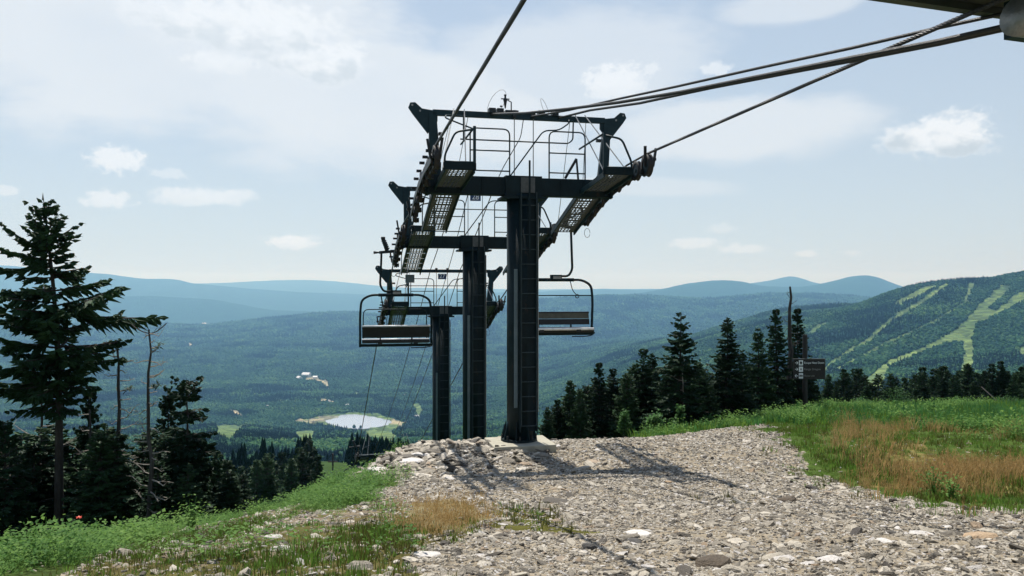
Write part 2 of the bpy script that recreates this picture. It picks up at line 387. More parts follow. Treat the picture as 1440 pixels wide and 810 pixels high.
def foliage(name, dark, mid, light, trans=.25, scale=1.2, rough=.6, wide=False):
    m, N, L, P = mat_new(name)
    oi = N.new('ShaderNodeObjectInfo')
    f = noise_n(N, L, scale, 3)
    ad = N.new('ShaderNodeMath'); ad.operation = 'MULTIPLY_ADD'; L.new(oi.outputs['Random'], ad.inputs[0]); ad.inputs[1].default_value = .45; 
    sb = N.new('ShaderNodeMath'); sb.operation = 'SUBTRACT'; L.new(f, sb.inputs[0]); sb.inputs[1].default_value = .22; L.new(sb.outputs[0], ad.inputs[2])
    c = ramp(N, L, ad.outputs[0], [(.15, dark), (.45, mid), (.8, light)])
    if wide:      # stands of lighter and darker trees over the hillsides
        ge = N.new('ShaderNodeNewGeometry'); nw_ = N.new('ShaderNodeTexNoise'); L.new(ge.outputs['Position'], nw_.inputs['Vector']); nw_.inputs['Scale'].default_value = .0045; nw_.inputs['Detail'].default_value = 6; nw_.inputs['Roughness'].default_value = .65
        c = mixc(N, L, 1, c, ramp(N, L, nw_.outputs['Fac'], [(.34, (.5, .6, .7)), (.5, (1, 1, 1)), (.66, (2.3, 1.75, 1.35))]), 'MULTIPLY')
    L.new(c, P.inputs['Base Color']); P.inputs['Roughness'].default_value = rough
    P.inputs['Specular IOR Level'].default_value = .12 if trans else .03
    if trans:
        tr = N.new('ShaderNodeBsdfTranslucent'); L.new(mixc(N, L, .5, c, light), tr.inputs[0])
        mx = N.new('ShaderNodeMixShader'); mx.inputs[0].default_value = trans
        out = N['Material Output']; L.new(P.outputs[0], mx.inputs[1]); L.new(tr.outputs[0], mx.inputs[2]); L.new(mx.outputs[0], out.inputs[0])
    return m
M_SPRUCE = foliage('spruce needles', (.006, .019, .011), (.014, .038, .018), (.036, .080, .032), .12, 1.6)
M_SPRUCEL = foliage('young spruce needles', (.014, .034, .018), (.025, .055, .026), (.045, .085, .035), .12, 1.6)
M_WEED = foliage('leafy weeds', (.03, .10, .020), (.09, .20, .042), (.19, .32, .08), .45, 1)
M_BUSH = foliage('sapling leaves', (.035, .09, .03), (.06, .14, .04), (.09, .20, .06), .35, 1)
M_GRASS = foliage('green grass', (.06, .13, .016), (.10, .20, .028), (.16, .27, .05), .4, 1)
M_GRASSD = foliage('rank field grass', (.03, .10, .03), (.055, .165, .045), (.09, .23, .06), .4, 1)
M_RED = foliage('reddish seeding grass', (.22, .15, .045), (.38, .23, .085), (.48, .36, .17), .35, 1)
M_MOSS = foliage('mossy low growth', (.06, .07, .012), (.10, .11, .02), (.16, .15, .05), .2, 1)
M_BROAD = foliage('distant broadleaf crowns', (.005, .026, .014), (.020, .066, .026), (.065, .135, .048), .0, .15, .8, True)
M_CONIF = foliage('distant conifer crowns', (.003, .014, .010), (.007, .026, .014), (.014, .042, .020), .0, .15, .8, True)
M_FLOWER = worn('red flower petals', (.6, .05, .02), (.7, .1, .03), .6, 0, 9)
M_WFLOWER = worn('white flower petals', (.7, .7, .65), (.8, .8, .75), .6, 0, 9)

def stone_mat(name, stops, spec=.4):
    m, N, L, P = mat_new(name)
    oi = N.new('ShaderNodeObjectInfo')
    c = ramp(N, L, oi.outputs['Random'], stops)
    f = noise_n(N, L, 3.0, 6, .7)
    c = mixc(N, L, .75, c, ramp(N, L, f, [(.3, (.45, .42, .4)), (.5, (.85, .83, .8)), (.72, (1.25, 1.2, 1.12))]), 'MULTIPLY')
    L.new(c, P.inputs['Base Color']); P.inputs['Roughness'].default_value = .62; P.inputs['Specular IOR Level'].default_value = spec
    b = N.new('ShaderNodeBump'); b.inputs['Strength'].default_value = .5; b.inputs['Distance'].default_value = .05
    L.new(noise_n(N, L, 9, 5), b.inputs['Height']); L.new(b.outputs[0], P.inputs['Normal'])
    return m
M_SHALE = stone_mat('grey shale', [(0, (.05, .042, .035)), (.14, (.09, .078, .06)), (.28, (.24, .215, .175)), (.6, (.38, .345, .28)), (.88, (.52, .48, .405)), (.96, (.60, .56, .49)), (.975, (.27, .20, .13)), (1, (.36, .28, .20))])
M_PALE = stone_mat('pale shale', [(0, (.50, .48, .46)), (1, (.64, .62, .60))])
M_BROWN = stone_mat('dark brown stone', [(0, (.05, .038, .022)), (1, (.085, .06, .034))])
M_RUST = stone_mat('rusty orange stone', [(0, (.34, .23, .13)), (1, (.42, .31, .20))])
M_BLACK = stone_mat('dark slate', [(0, (.05, .05, .05)), (1, (.09, .085, .08))])

# ------------------------------------------------------------------ zones of the summit ground, given where they lie in the view and read on the land
Z_FIELD = [(1062, 584), (1075, 602), (1100, 622), (1125, 648), (1165, 676), (1200, 690), (1290, 702), (1360, 712), (1440, 716), (1700, 735), (1700, 560), (1440, 560), (1150, 565), (1062, 575)]
Z_RED = [[(1215, 622), (1240, 620), (1290, 628), (1360, 645), (1440, 664), (1700, 700), (1700, 720), (1440, 700), (1380, 688), (1290, 690), (1200, 682), (1200, 668), (1262, 655), (1215, 640)],
         [(545, 742), (560, 722), (600, 708), (650, 705), (690, 716), (672, 735), (640, 748), (600, 752)]]
Z_WEED = [(-300, 820), (-300, 765), (0, 744), (60, 726), (130, 704), (190, 697), (240, 690), (330, 684), (420, 668), (480, 664), (545, 668), (560, 682), (530, 700), (490, 712), (450, 716), (400, 706), (330, 716), (240, 735), (215, 752), (130, 760), (90, 800), (60, 830)]
Z_GRASSL = [(470, 735), (520, 722), (560, 716), (640, 716), (680, 722), (680, 745), (660, 756), (610, 770), (585, 800), (610, 830), (300, 840), (200, 840), (60, 840), (130, 770), (240, 745), (330, 730)]
Z_STONYL = [(330, 712), (420, 700), (540, 700), (560, 716), (520, 760), (420, 800), (250, 800), (150, 800), (180, 760)]
Z_TUFT = [[(705, 722), (718, 706), (745, 712), (800, 738), (840, 742), (780, 750), (740, 744), (712, 740)], [(1075, 660), (1110, 658), (1130, 668), (1090, 668)], [(1000, 704), (1045, 700), (1050, 708)]]
def proj(x, y, z):
    y = np.maximum(y, .2); return 720 + F * x / y, 404 - F * z / y
_zr = np.random.default_rng(77)
def zones(x, y, z, jit=True, jr=0):
    px, py = proj(x, y, z)
    if jr: px = px + _zr.normal(0, 20 * jr, np.shape(px)); py = py + _zr.normal(0, 6 * jr, np.shape(px))
    if jit:
        s = 1.0
        px = px + fbm(x * 1.3, y * 1.3, 4, 71) * 90; py = py + fbm(x * 1.3, y * 1.3, 4, 72) * 22
    fr = y > 1.0
    return {'field': poly_in(px, py, Z_FIELD) & fr, 'red': (poly_in(px, py, Z_RED[0]) | poly_in(px, py, Z_RED[1])) & fr,
            'weed': poly_in(px, py, Z_WEED) & fr, 'grassl': poly_in(px, py, Z_GRASSL) & fr, 'stony': poly_in(px, py, Z_STONYL) & fr,
            'tuft': (poly_in(px, py, Z_TUFT[0]) | poly_in(px, py, Z_TUFT[1]) | poly_in(px, py, Z_TUFT[2])) & fr}

# clearings, ski runs and roads seen in the far land: (kind, width in metres or None, pixel polyline / polygon)
CLEAR = [
 ('grass', [(415, 590), (440, 586), (470, 581), (500, 577.5), (535, 582), (570, 594), (560, 602), (548, 612), (520, 608), (490, 603), (460, 598), (430, 594)]),
 ('grass', [(412, 606), (428, 604), (445, 606), (440, 616), (436, 630), (426, 626), (418, 616)]),
 ('grass', [(300, 598), (318, 596), (345, 597), (372, 598), (340, 603), (325, 620), (306, 612)]),
 ('grass', [(505, 603), (530, 602), (560, 612), (555, 622), (520, 618)]),
 ('sand', [(415, 590), (450, 586), (478, 583), (476, 587), (440, 593), (418, 594)]),
 ('sand', [(552, 588), (575, 594), (565, 598), (548, 595)]),
 ('sand', [(322, 574), (335, 578), (342, 584), (328, 582)]),
 ('sand', [(432, 527), (447, 530), (462, 538), (455, 541), (440, 534), (430, 535)]), ('sand', [(455, 531), (464, 542), (460, 548)]),
 ('sand', [(452, 560), (470, 563), (468, 566), (450, 564)]), ('grass', [(582, 568), (590, 566), (596, 580), (588, 584)]),
 ('grass', [(492, 548), (506, 552), (500, 556)]), ('sand', [(262, 479), (268, 482), (270, 490), (266, 489)]), ('sand', [(286, 455), (297, 456), (292, 458)]),
 ('grass', [(1220, 546), (1208, 540), (1252, 505), (1300, 487), (1340, 465), (1368, 440), (1378, 425), (1398, 410), (1408, 399), (1422, 401), (1412, 414), (1392, 432), (1400, 436), (1432, 410), (1440, 408), (1445, 420), (1404, 441), (1374, 456), (1368, 472), (1371, 490), (1368, 510), (1358, 528), (1347, 546), (1342, 546), (1352, 520), (1356, 480), (1330, 482), (1290, 500), (1250, 513), (1244, 535), (1240, 548)]),
 ('grass', [(1258, 425), (1300, 402), (1318, 401), (1285, 420), (1262, 427)]),
 ('grass', [(1136, 466), (1150, 455), (1168, 451), (1150, 463), (1140, 470)]),
 ('grass', [(1362, 397), (1370, 397), (1366, 412), (1358, 426), (1350, 430), (1360, 410)]),
 ('grass', [(1430, 488), (1446, 484), (1446, 500), (1436, 500)]),
]
LINES = [([(1350, 428), (1320, 448), (1290, 462), (1250, 480), (1220, 496), (1180, 518)], 1.9), ([(1330, 401), (1290, 428), (1255, 448), (1225, 475), (1200, 490), (1160, 518)], 2.8),
         ([(385, 562), (405, 563), (425, 565)], 1.0), ([(150, 545), (190, 540)], .8)]
def clear_mask(px, py):
    dx = fbm(px / 9, py / 4, 3, 77) * 7; dy = fbm(px / 9, py / 4, 3, 78) * 3.5; px = px + dx; py = py + dy
    g = np.zeros(px.shape, bool); s = np.zeros(px.shape, bool)
    for k, P in CLEAR:
        P = np.array(P); bb = (px > P[:, 0].min()) & (px < P[:, 0].max()) & (py > P[:, 1].min()) & (py < P[:, 1].max())
        if not bb.any(): continue
        q = np.zeros(px.shape, bool); q[bb] = poly_in(px[bb], py[bb], P)
        if k == 'grass': g |= q
        else: s |= q
    for P, w in LINES:
        for (ax, ay), (bx, by) in zip(P[:-1], P[1:]):
            t = np.clip(((px - ax) * (bx - ax) + (py - ay) * (by - ay)) / ((bx - ax) ** 2 + (by - ay) ** 2), 0, 1)
            g |= np.hypot(px - ax - t * (bx - ax), py - ay - t * (by - ay)) < w
    return g, s

# ------------------------------------------------------------------ the land: one sheet from underfoot to the horizon
def build_land():
    fine = np.arctan((np.arange(-120, 1561, 2.4) - 720) / F)
    lo = np.linspace(-math.pi, fine[0], 80)[:-1]; hi = np.linspace(fine[-1], math.pi, 80)[1:]
    th = np.concatenate([lo, fine, hi[:-1]])
    rr = np.concatenate([np.linspace(.3, 3.5, 8)[:-1], np.exp(np.linspace(math.log(3.5), math.log(26), 230))[:-1], np.exp(np.linspace(math.log(26), math.log(36000), 560))])
    TH, RR = np.meshgrid(th, rr); X = RR * np.sin(TH); Y = RR * np.cos(TH)
    Z = height(X, Y); nr, nc = X.shape
    px, py = proj(X, Y, Z); slope = Z / np.maximum(RR, .1)
    cm = np.maximum.accumulate(slope, 0)
    vis = slope >= np.concatenate([np.full((1, nc), -9.), cm[:-1]], 0) - 6e-3
    co = np.stack([X, Y, Z], -1).reshape(-1, 3); co = np.concatenate([co, [[0, 0, h1(0, 0)]]])
    i = np.arange(nr - 1)[:, None] * nc; j = np.arange(nc)[None]; j2 = (j + 1) % nc
    quads = np.stack([i + j, i + j2, i + nc + j2, i + nc + j], -1).reshape(-1, 4)[:, ::-1]
    tri = np.stack([np.full(nc, nr * nc), j[0], j2[0]], -1)[:, ::-1]
    print('land z', Z.min(), Z.max())
    me = bpy.data.meshes.new('ground')
    nl = quads.size + tri.size
    me.vertices.add(len(co)); me.vertices.foreach_set('co', co.ravel())
    me.loops.add(nl); me.loops.foreach_set('vertex_index', np.concatenate([quads.ravel(), tri.ravel()]).astype(np.int32))
    me.polygons.add(len(quads) + len(tri))
    ls = np.concatenate([np.arange(len(quads)) * 4, len(quads) * 4 + np.arange(len(tri)) * 3])
    me.polygons.foreach_set('loop_start', ls.astype(np.int32))
    me.polygons.foreach_set('use_smooth', np.ones(len(ls), bool))
    me.update(); me.validate()
    # cover colours: what the ground itself is (gravel, soil, moss, grass, forest floor)
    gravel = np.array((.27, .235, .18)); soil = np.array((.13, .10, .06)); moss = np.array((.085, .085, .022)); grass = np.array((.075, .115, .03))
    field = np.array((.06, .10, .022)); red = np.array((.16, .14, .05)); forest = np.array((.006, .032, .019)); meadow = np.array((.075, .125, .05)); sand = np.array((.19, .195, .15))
    C = np.empty((nr, nc, 3)); C[:] = gravel
    zn = zones(X, Y, Z)
    d = edge_dist(X, Y)
    C[zn['stony']] = soil * .6 + moss * .6
    C[zn['grassl']] = moss * .7 + soil * .3; C[zn['stony'] & (fbm(X * 3, Y * 3, 3, 88) > .02)] = gravel * .55 + soil * .45
    C[zn['weed']] = grass * .6; C[zn['field']] = field; C[zn['tuft']] = moss
    C[zn['red'] & zn['field']] = red; C[zn['red'] & ~zn['field']] = red * .6 + gravel * .4
    w = sstep(d + fbm(X * .5, Y * .5, 3, 14) * 2, .4, 2.2)[..., None] * np.ones(3)
    C = C * (1 - w) + (np.array((.035, .07, .02))) * w
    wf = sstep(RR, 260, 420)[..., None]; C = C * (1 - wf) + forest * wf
    g, s = clear_mask(px, py); far = (RR > 600) & (Y > 0)
    C[g & far & vis] = meadow; C[s & far & vis] = sand
    fl = np.zeros((nr, nc)); fl[(g | s) & far & vis] = 1
    A = me.color_attributes.new('cover', 'FLOAT_COLOR', 'POINT')
    arr = np.ones((len(co), 4)); arr[:-1, :3] = C.reshape(-1, 3); arr[-1, :3] = gravel
    A.data.foreach_set('color', arr.ravel())
    # material
    m, N, L, P = mat_new('ground cover')
    at_ = N.new('ShaderNodeAttribute'); at_.attribute_name = 'cover'
    n1 = noise_n(N, L, 5, 8, .7); n2 = noise_n(N, L, .004, 8, .7)
    near = mixc(N, L, 1, at_.outputs['Color'], ramp(N, L, n1, [(.3, (.45, .43, .40)), (.5, (.9, .88, .85)), (.7, (1.35, 1.33, 1.3))]), 'MULTIPLY')
    cam_ = N.new('ShaderNodeNewGeometry'); ln = N.new('ShaderNodeVectorMath'); ln.operation = 'LENGTH'; L.new(cam_.outputs['Position'], ln.inputs[0])
    mr = N.new('ShaderNodeMapRange'); L.new(ln.outputs['Value'], mr.inputs[0]); mr.inputs[1].default_value = 100; mr.inputs[2].default_value = 600
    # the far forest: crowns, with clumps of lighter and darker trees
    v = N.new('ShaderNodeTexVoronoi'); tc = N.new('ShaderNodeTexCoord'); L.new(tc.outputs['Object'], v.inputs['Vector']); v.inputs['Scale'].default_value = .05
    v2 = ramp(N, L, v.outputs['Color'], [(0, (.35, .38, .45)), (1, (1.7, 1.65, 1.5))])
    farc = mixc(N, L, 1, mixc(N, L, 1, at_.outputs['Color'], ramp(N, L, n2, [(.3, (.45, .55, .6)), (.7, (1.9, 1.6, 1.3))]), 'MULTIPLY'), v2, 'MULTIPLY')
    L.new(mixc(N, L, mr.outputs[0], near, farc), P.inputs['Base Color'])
    P.inputs['Roughness'].default_value = .9; P.inputs['Specular IOR Level'].default_value = .04
    hv = N.new('ShaderNodeMath'); hv.operation = 'MULTIPLY'; L.new(v.outputs['Distance'], hv.inputs[0]); L.new(mr.outputs[0], hv.inputs[1])
    b = N.new('ShaderNodeBump'); b.invert = True; b.inputs['Strength'].default_value = 1; b.inputs['Distance'].default_value = .5; L.new(hv.outputs[0], b.inputs['Height'])
    b.inputs['Distance'].default_value = 9.0
    b2 = N.new('ShaderNodeBump'); b2.inputs['Strength'].default_value = .8; b2.inputs['Distance'].default_value = .03; L.new(noise_n(N, L, 14, 6, .7), b2.inputs['Height']); L.new(b.outputs[0], b2.inputs['Normal'])
    L.new(b2.outputs[0], P.inputs['Normal'])
    me.materials.append(m)
    o = link_mesh('ground', me); tag(o, kind='structure')
    return dict(th=th, rr=rr, cm=cm, slope=slope)
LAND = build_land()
def visible(x, y, ztop):
    r = np.hypot(x, y); th = np.arctan2(x, y)
    j = np.clip(np.searchsorted(LAND['th'], th), 0, len(LAND['th']) - 1); i = np.clip(np.searchsorted(LAND['rr'], r) - 2, 0, len(LAND['rr']) - 1)
    return ztop / r > LAND['cm'][i, j]

# lake
def build_lake():
    mb = MB(); n = len(LAKE)
    mb.add([(p[0], p[1], LAKE_Z) for p in ((LAKE - LC) * 1.02 + LC)], [tuple(reversed(range(n)))])
    m, N, L, P = mat_new('lake water'); P.inputs['Base Color'].default_value = (.27, .31, .37, 1); P.inputs['Roughness'].default_value = .12
    P.inputs['IOR'].default_value = 1.33
    b = N.new('ShaderNodeBump'); b.inputs['Strength'].default_value = .35; b.inputs['Distance'].default_value = .6; L.new(noise_n(N, L, .35, 4), b.inputs['Height']); L.new(b.outputs[0], P.inputs['Normal'])
    o = mb.build('lake', m); 
    if o.data.polygons[0].normal.z < 0: o.data.flip_normals()
    tag(o, kind='structure')
build_lake()

# ------------------------------------------------------------------ geometry-node scatter (only for what nobody could count)
def source_col(name, meshes):
    c = bpy.data.collections.new(name)
    for k, me in enumerate(meshes):
        o = bpy.data.objects.new(f'{name}_{k:02d}', me); c.objects.link(o)
    return c
def scatter(name, pts, scale, rot, idx, meshes, mat_dummy=None):
    n = len(pts); me = bpy.data.meshes.new(name); me.vertices.add(n); me.vertices.foreach_set('co', np.asarray(pts, float).ravel())
    a = me.attributes.new('inst_scale', 'FLOAT_VECTOR', 'POINT'); a.data.foreach_set('vector', np.asarray(scale, float).ravel())
    a = me.attributes.new('inst_rot', 'FLOAT_VECTOR', 'POINT'); a.data.foreach_set('vector', np.asarray(rot, float).ravel())
    a = me.attributes.new('inst_idx', 'INT', 'POINT'); a.data.foreach_set('value', np.asarray(idx, np.int32))
    o = link_mesh(name, me)
    src = source_col(name + '_piece', meshes)
    ng = bpy.data.node_groups.new(name, 'GeometryNodeTree')
    ng.interface.new_socket('Geometry', in_out='INPUT', socket_type='NodeSocketGeometry'); ng.interface.new_socket('Geometry', in_out='OUTPUT', socket_type='NodeSocketGeometry')
    N = ng.nodes; L = ng.links; gi = N.new('NodeGroupInput'); go = N.new('NodeGroupOutput')
    iop = N.new('GeometryNodeInstanceOnPoints'); ci = N.new('GeometryNodeCollectionInfo'); ci.inputs['Collection'].default_value = src
    ci.inputs['Separate Children'].default_value = True; ci.inputs['Reset Children'].default_value = True
    m2p = N.new('GeometryNodeMeshToPoints'); L.new(gi.outputs[0], m2p.inputs['Mesh']); L.new(m2p.outputs[0], iop.inputs['Points'])
    L.new(ci.outputs[0], iop.inputs['Instance']); iop.inputs['Pick Instance'].default_value = True
    def attr(nm, t):
        q = N.new('GeometryNodeInputNamedAttribute'); q.data_type = t; q.inputs['Name'].default_value = nm; return q.outputs[0]
    L.new(attr('inst_idx', 'INT'), iop.inputs['Instance Index'])
    e2r = N.new('FunctionNodeEulerToRotation'); L.new(attr('inst_rot', 'FLOAT_VECTOR'), e2r.inputs[0]); L.new(e2r.outputs[0], iop.inputs['Rotation'])
    L.new(attr('inst_scale', 'FLOAT_VECTOR'), iop.inputs['Scale']); L.new(iop.outputs[0], go.inputs[0])
    md = o.modifiers.new('scatter', 'NODES'); md.node_group = ng
    return o
def ico(sub):
    import bmesh
    bm = bmesh.new(); bmesh.ops.create_icosphere(bm, subdivisions=sub, radius=1)
    v = [x.co.copy() for x in bm.verts]; f = [tuple(y.index for y in x.verts) for x in bm.faces]; bm.free(); return v, f
def crown_mesh(k, mat, sub=2, sq=.9):
    g = random.Random(100 + k); V, Fc = ico(sub); off = [Vector((g.uniform(-1, 1), g.uniform(-1, 1), g.uniform(-.5, 1))).normalized() for _ in range(9)]
    mb = MB(); vs = []
    for v in V:
        d = max(max(0, v.dot(o)) ** 8 for o in off); q = .72 + .34 * d + g.uniform(-.07, .07)
        vs.append((v.x * q, v.y * q, .55 + v.z * q * sq))
    mb.add(vs, Fc); return mb.mesh(f'broadleaf_crown', mat)
def conifer_mesh(k, mat, tiers=6, n=8):
    g = random.Random(200 + k); mb = MB()
    for t in range(tiers):
        z0 = .12 + .80 * t / tiers; r = .26 * (1 - t / tiers) ** .8 + .03; z1 = z0 + 1.6 / tiers * .9
        vs = [(0, 0, min(z1, 1.0))]
        for i in range(2 * n):
            a = math.pi * i / n + g.uniform(-.1, .1); q = r * (g.uniform(.85, 1.2) if i % 2 == 0 else g.uniform(.4, .65))
            vs.append((q * math.cos(a), q * math.sin(a), z0 + g.uniform(-.03, .03) + (0 if i % 2 == 0 else .03)))
        mb.add(vs, [(0, 1 + i, 1 + (i + 1) % (2 * n)) for i in range(2 * n)])
    return mb.mesh('conifer_crown', mat)
def build_forest():
    g = np.random.default_rng(11)
    P = []; S = []
    for (y0, y1, sp) in [(200, 900, 5.2), (900, 2000, 6.0), (2000, 3600, 8.0), (3600, 5200, 11), (5200, 7000, 15), (7000, 9900, 21)]:
        n = int((y1 * y1 - y0 * y0) / 2 * (1680 / F) / (sp * sp))
        Y = np.sqrt(g.uniform(y0 * y0, y1 * y1, n)); x = g.uniform(-840, 840, n) / F * Y
        P.append(np.stack([x, Y], -1)); S.append(np.full(n, sp * .78))
    Y = g.uniform(225, 330, 2200); P.append(np.stack([g.uniform(-236, -85, 2200) / F * Y, Y], -1)); S.append(np.full(2200, 3.6))
    P = np.concatenate(P); S = np.concatenate(S); z = height(P[:, 0], P[:, 1])
    ok = visible(P[:, 0], P[:, 1], z + 14)
    P, S, z = P[ok], S[ok], z[ok]
    px, py = proj(P[:, 0], P[:, 1], z)
    gm, sm = clear_mask(px, py); ok = ~(gm | sm)
    LK = (LAKE - LC) * 1.18 + LC; ok &= ~poly_in(P[:, 0], P[:, 1], LK)
    # the cut strip under the lift line stays open
    lx = P[:, 0] + .2277 * (P[:, 1] - 17.6); ok &= ~((lx > -10) & (lx < 2) & (P[:, 1] < 420)); ok &= ~((np.abs(lx + 2) < 14) & (P[:, 1] < 222)); ok &= ~((P[:, 1] < 420) & (P[:, 0] / P[:, 1] > -.215) & (P[:, 0] / P[:, 1] < -.06) & (S > 4) & (g.random(len(z)) < .9))
    
    ok &= ~((fbm(P[:, 0] / 90, P[:, 1] / 90, 3, 66) < -.30) & (P[:, 1] > 700))
    P, S, z, px = P[ok], S[ok], z[ok], px[ok]
    cn = fbm(P[:, 0] / 260, P[:, 1] / 260, 4, 55) + g.uniform(-.12, .12, len(z)) + np.where(P[:, 1] < 520, .6, 0) + .02 > .13
    n = len(z); sz = S * g.uniform(.75, 1.3, n)
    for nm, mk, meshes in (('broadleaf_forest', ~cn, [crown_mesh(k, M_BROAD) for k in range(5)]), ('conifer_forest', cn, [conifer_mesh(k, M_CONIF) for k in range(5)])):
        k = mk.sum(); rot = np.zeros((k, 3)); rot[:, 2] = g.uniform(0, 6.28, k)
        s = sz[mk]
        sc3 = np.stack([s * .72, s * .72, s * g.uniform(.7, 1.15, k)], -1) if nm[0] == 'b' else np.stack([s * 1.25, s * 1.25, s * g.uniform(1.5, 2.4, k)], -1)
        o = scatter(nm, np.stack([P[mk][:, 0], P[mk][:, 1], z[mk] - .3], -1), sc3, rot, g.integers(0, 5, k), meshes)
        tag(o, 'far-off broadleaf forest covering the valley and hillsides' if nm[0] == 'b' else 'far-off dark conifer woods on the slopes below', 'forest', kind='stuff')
        print(nm, k)
build_forest()

# ------------------------------------------------------------------ near stones and gravel
def stone_mesh(k, flat, mat):
    g = random.Random(300 + k); n = g.choice((6, 7, 8)); mb = MB(); vs = []
    a0 = g.uniform(0, 6)
    rad = [g.uniform(.7, 1.1) for _ in range(n)]; el = g.uniform(.55, .85)
    for lay, (s, z) in enumerate(((.92, -1), (1.0, .05), (.74, 1))):
        for i in range(n):
            a = a0 + 2 * math.pi * i / n + g.uniform(-.12, .12)
            vs.append((rad[i] * s * math.cos(a) + (g.uniform(-.1, .1)), rad[i] * s * el * math.sin(a) + g.uniform(-.08, .08), flat * (z + g.uniform(-.35, .35))))
    f = [tuple(reversed(range(n)))]
    for l in (0, n):
        for i in range(n): f.append((l + i, l + (i + 1) % n, l + n + (i + 1) % n, l + n + i))
    vs.append((g.uniform(-.15, .15), g.uniform(-.15, .15), flat * g.uniform(.9, 1.3)))
    f += [(2 * n + i, 2 * n + (i + 1) % n, 3 * n) for i in range(n)]
    mb.add(vs, f); return mb.mesh('stone', mat)
def boulder_mesh(k, flat, mat):
    g = random.Random(900 + k); V, Fc = ico(2); pl = [(Vector((g.gauss(0, 1), g.gauss(0, 1), g.gauss(0, 1.1))).normalized(), g.uniform(.62, .92)) for _ in range(13)] + [(Vector((g.uniform(-.15, .15), g.uniform(-.15, .15), 1)).normalized(), .62)]
    vs = []
    for v in V:
        q = min([1.0] + [h / max(v.dot(n), 1e-3) for n, h in pl if v.dot(n) > 0]) + g.uniform(-.025, .025); vs.append((v.x * q * 1.2, v.y * q, v.z * q * flat * 1.5))
    mb = MB(); mb.add(vs, Fc); return mb.mesh('stone', mat)
STONES = [stone_mesh(k, .16 + .05 * (k % 4), M_SHALE) for k in range(9)]
STONES_P = [stone_mesh(k + 20, .18, M_PALE) for k in range(4)]
def normals(x, y, e=.15):
    hx = (height(x + e, y) - height(x - e, y)) / (2 * e); hy = (height(x, y + e) - height(x, y - e)) / (2 * e); return hx, hy
RIM_SLABS = [(82, 741), (104, 737), (128, 732), (150, 729), (172, 728), (205, 722), (330, 705), (352, 702), (410, 704)]
def build_stones():
    g = np.random.default_rng(5)
    def cand(n, y0, y1, pw=1.0, margin=900):
        Y = y0 + (y1 - y0) * g.random(n) ** pw; x = g.uniform(-margin, margin, n) / F * Y
        return x, Y
    # sample uniformly in area over the visible wedge
    def area_pts(dens, y0, y1, half=780):
        n = int(dens * (y1 * y1 - y0 * y0) * half / F); Y = np.sqrt(g.uniform(y0 * y0, y1 * y1, n)); return g.uniform(-half, half, n) / F * Y, Y
    def place(x, Y, cover):
        z = height(x, Y); zn = zones(x, Y, z); d = edge_dist(x, Y)
        veg = zn['field'] | zn['weed'] | (zn['red'])
        part = zn['grassl'] | zn['tuft'] | zn['stony']
        keep = ((fbm(x * .7, Y * 1.1, 4, 61) > -.16) | (g.random(len(x)) < .45)) & (~veg | (g.random(len(x)) < .02)) & (~part | (g.random(len(x)) < cover)) & (d < .6)
        return x[keep], Y[keep], z[keep]
    X, Yy, Zz, S = [], [], [], []
    for dens, y0, y1, lo, hi, cov in [(1500, 4.0, 8.5, .007, .022, .22), (800, 8.5, 14, .010, .028, .22), (420, 14, 25, .014, .038, .3), (95, 4.0, 26, .02, .055, .35), (7, 4, 22, .045, .10, .45)]:
        x, y = area_pts(dens, y0, y1); x, y, z = place(x, y, cov)
        X.append(x); Yy.append(y); Zz.append(z); S.append(lo * (hi / lo) ** (g.random(len(x)) ** 1.6))
    # rubble along the rim of the shelf below the first tower
    n = 2600; x = g.normal(-1.6, 1.1, n); y = g.normal(16.3, 1.0, n); z = height(x, y); k = edge_dist(x, y) < .7
    X.append(x[k]); Yy.append(y[k]); Zz.append(z[k]); S.append(.035 * (4.6) ** (g.random(k.sum()) ** 1.8))
    X, Yy, Zz, S = map(np.concatenate, (X, Yy, Zz, S))
    # keep clear of the pad
    n = len(X); print('stones', n)
    hx, hy = normals(X, Yy)
    rot = np.stack([np.arctan(hy) + g.normal(0, .27, n), -np.arctan(hx) + g.normal(0, .27, n), g.uniform(0, 6.28, n)], -1)
    asp = g.uniform(.9, 1.7, n); thick = g.uniform(.5, 1.3, n) * np.where(S < .04, 1.5, 1.0)
    sc3 = np.stack([S * asp, S, S * thick], -1)
    app = S / np.maximum(Yy, 1); app = np.where(np.abs(X / Yy) < .66, app, 0)
    order = np.argsort(-app); big = order[:292]; rest = order[292:]
    meshes = STONES + STONES_P
    idx = np.where(g.random(n) < np.where(S > .05, .03, .10), g.integers(9, 13, n), g.integers(0, 9, n))
    Pn = np.stack([X, Yy, Zz + S * .03], -1)
    o = scatter('gravel', Pn[rest], sc3[rest], rot[rest], idx[rest], meshes)
    tag(o, 'broken grey shale gravel covering the summit slope', 'gravel', kind='stuff')
    for i in big:
        zone = 'rim' if (abs(X[i] + 1.6) < 3 and Yy[i] > 14.5) else 'slope'
        o = link_mesh('stone', meshes[int(idx[i])])
        pale = idx[i] >= 9
        bx, by = proj(X[i], Yy[i], Zz[i]); tone = 'pale' if pale else ('small grey' if S[i] < .06 else 'grey' if S[i] < .09 else 'broad grey')
        where = ('in the mossy ground at lower left' if bx < 560 else 'on the gravel along the lower edge of the view' if by > 780 else 'on the gravel at lower right' if bx > 1100 else 'on the gravel below the tower shadow' if by > 690 else 'on the gravel near the tower and its shadow')
        if zone == 'rim': tag(o, ('pale' if pale else 'grey') + ' shale slab in the rubble at the rim beside the concrete footing', 'stone', 'slabs along the rubble rim')
        else: tag(o, tone + ' flat shale stone lying ' + where, 'stone', 'loose stones on the gravel slope')
        o.location = Pn[i]; o.rotation_euler = rot[i]; o.scale = sc3[i]
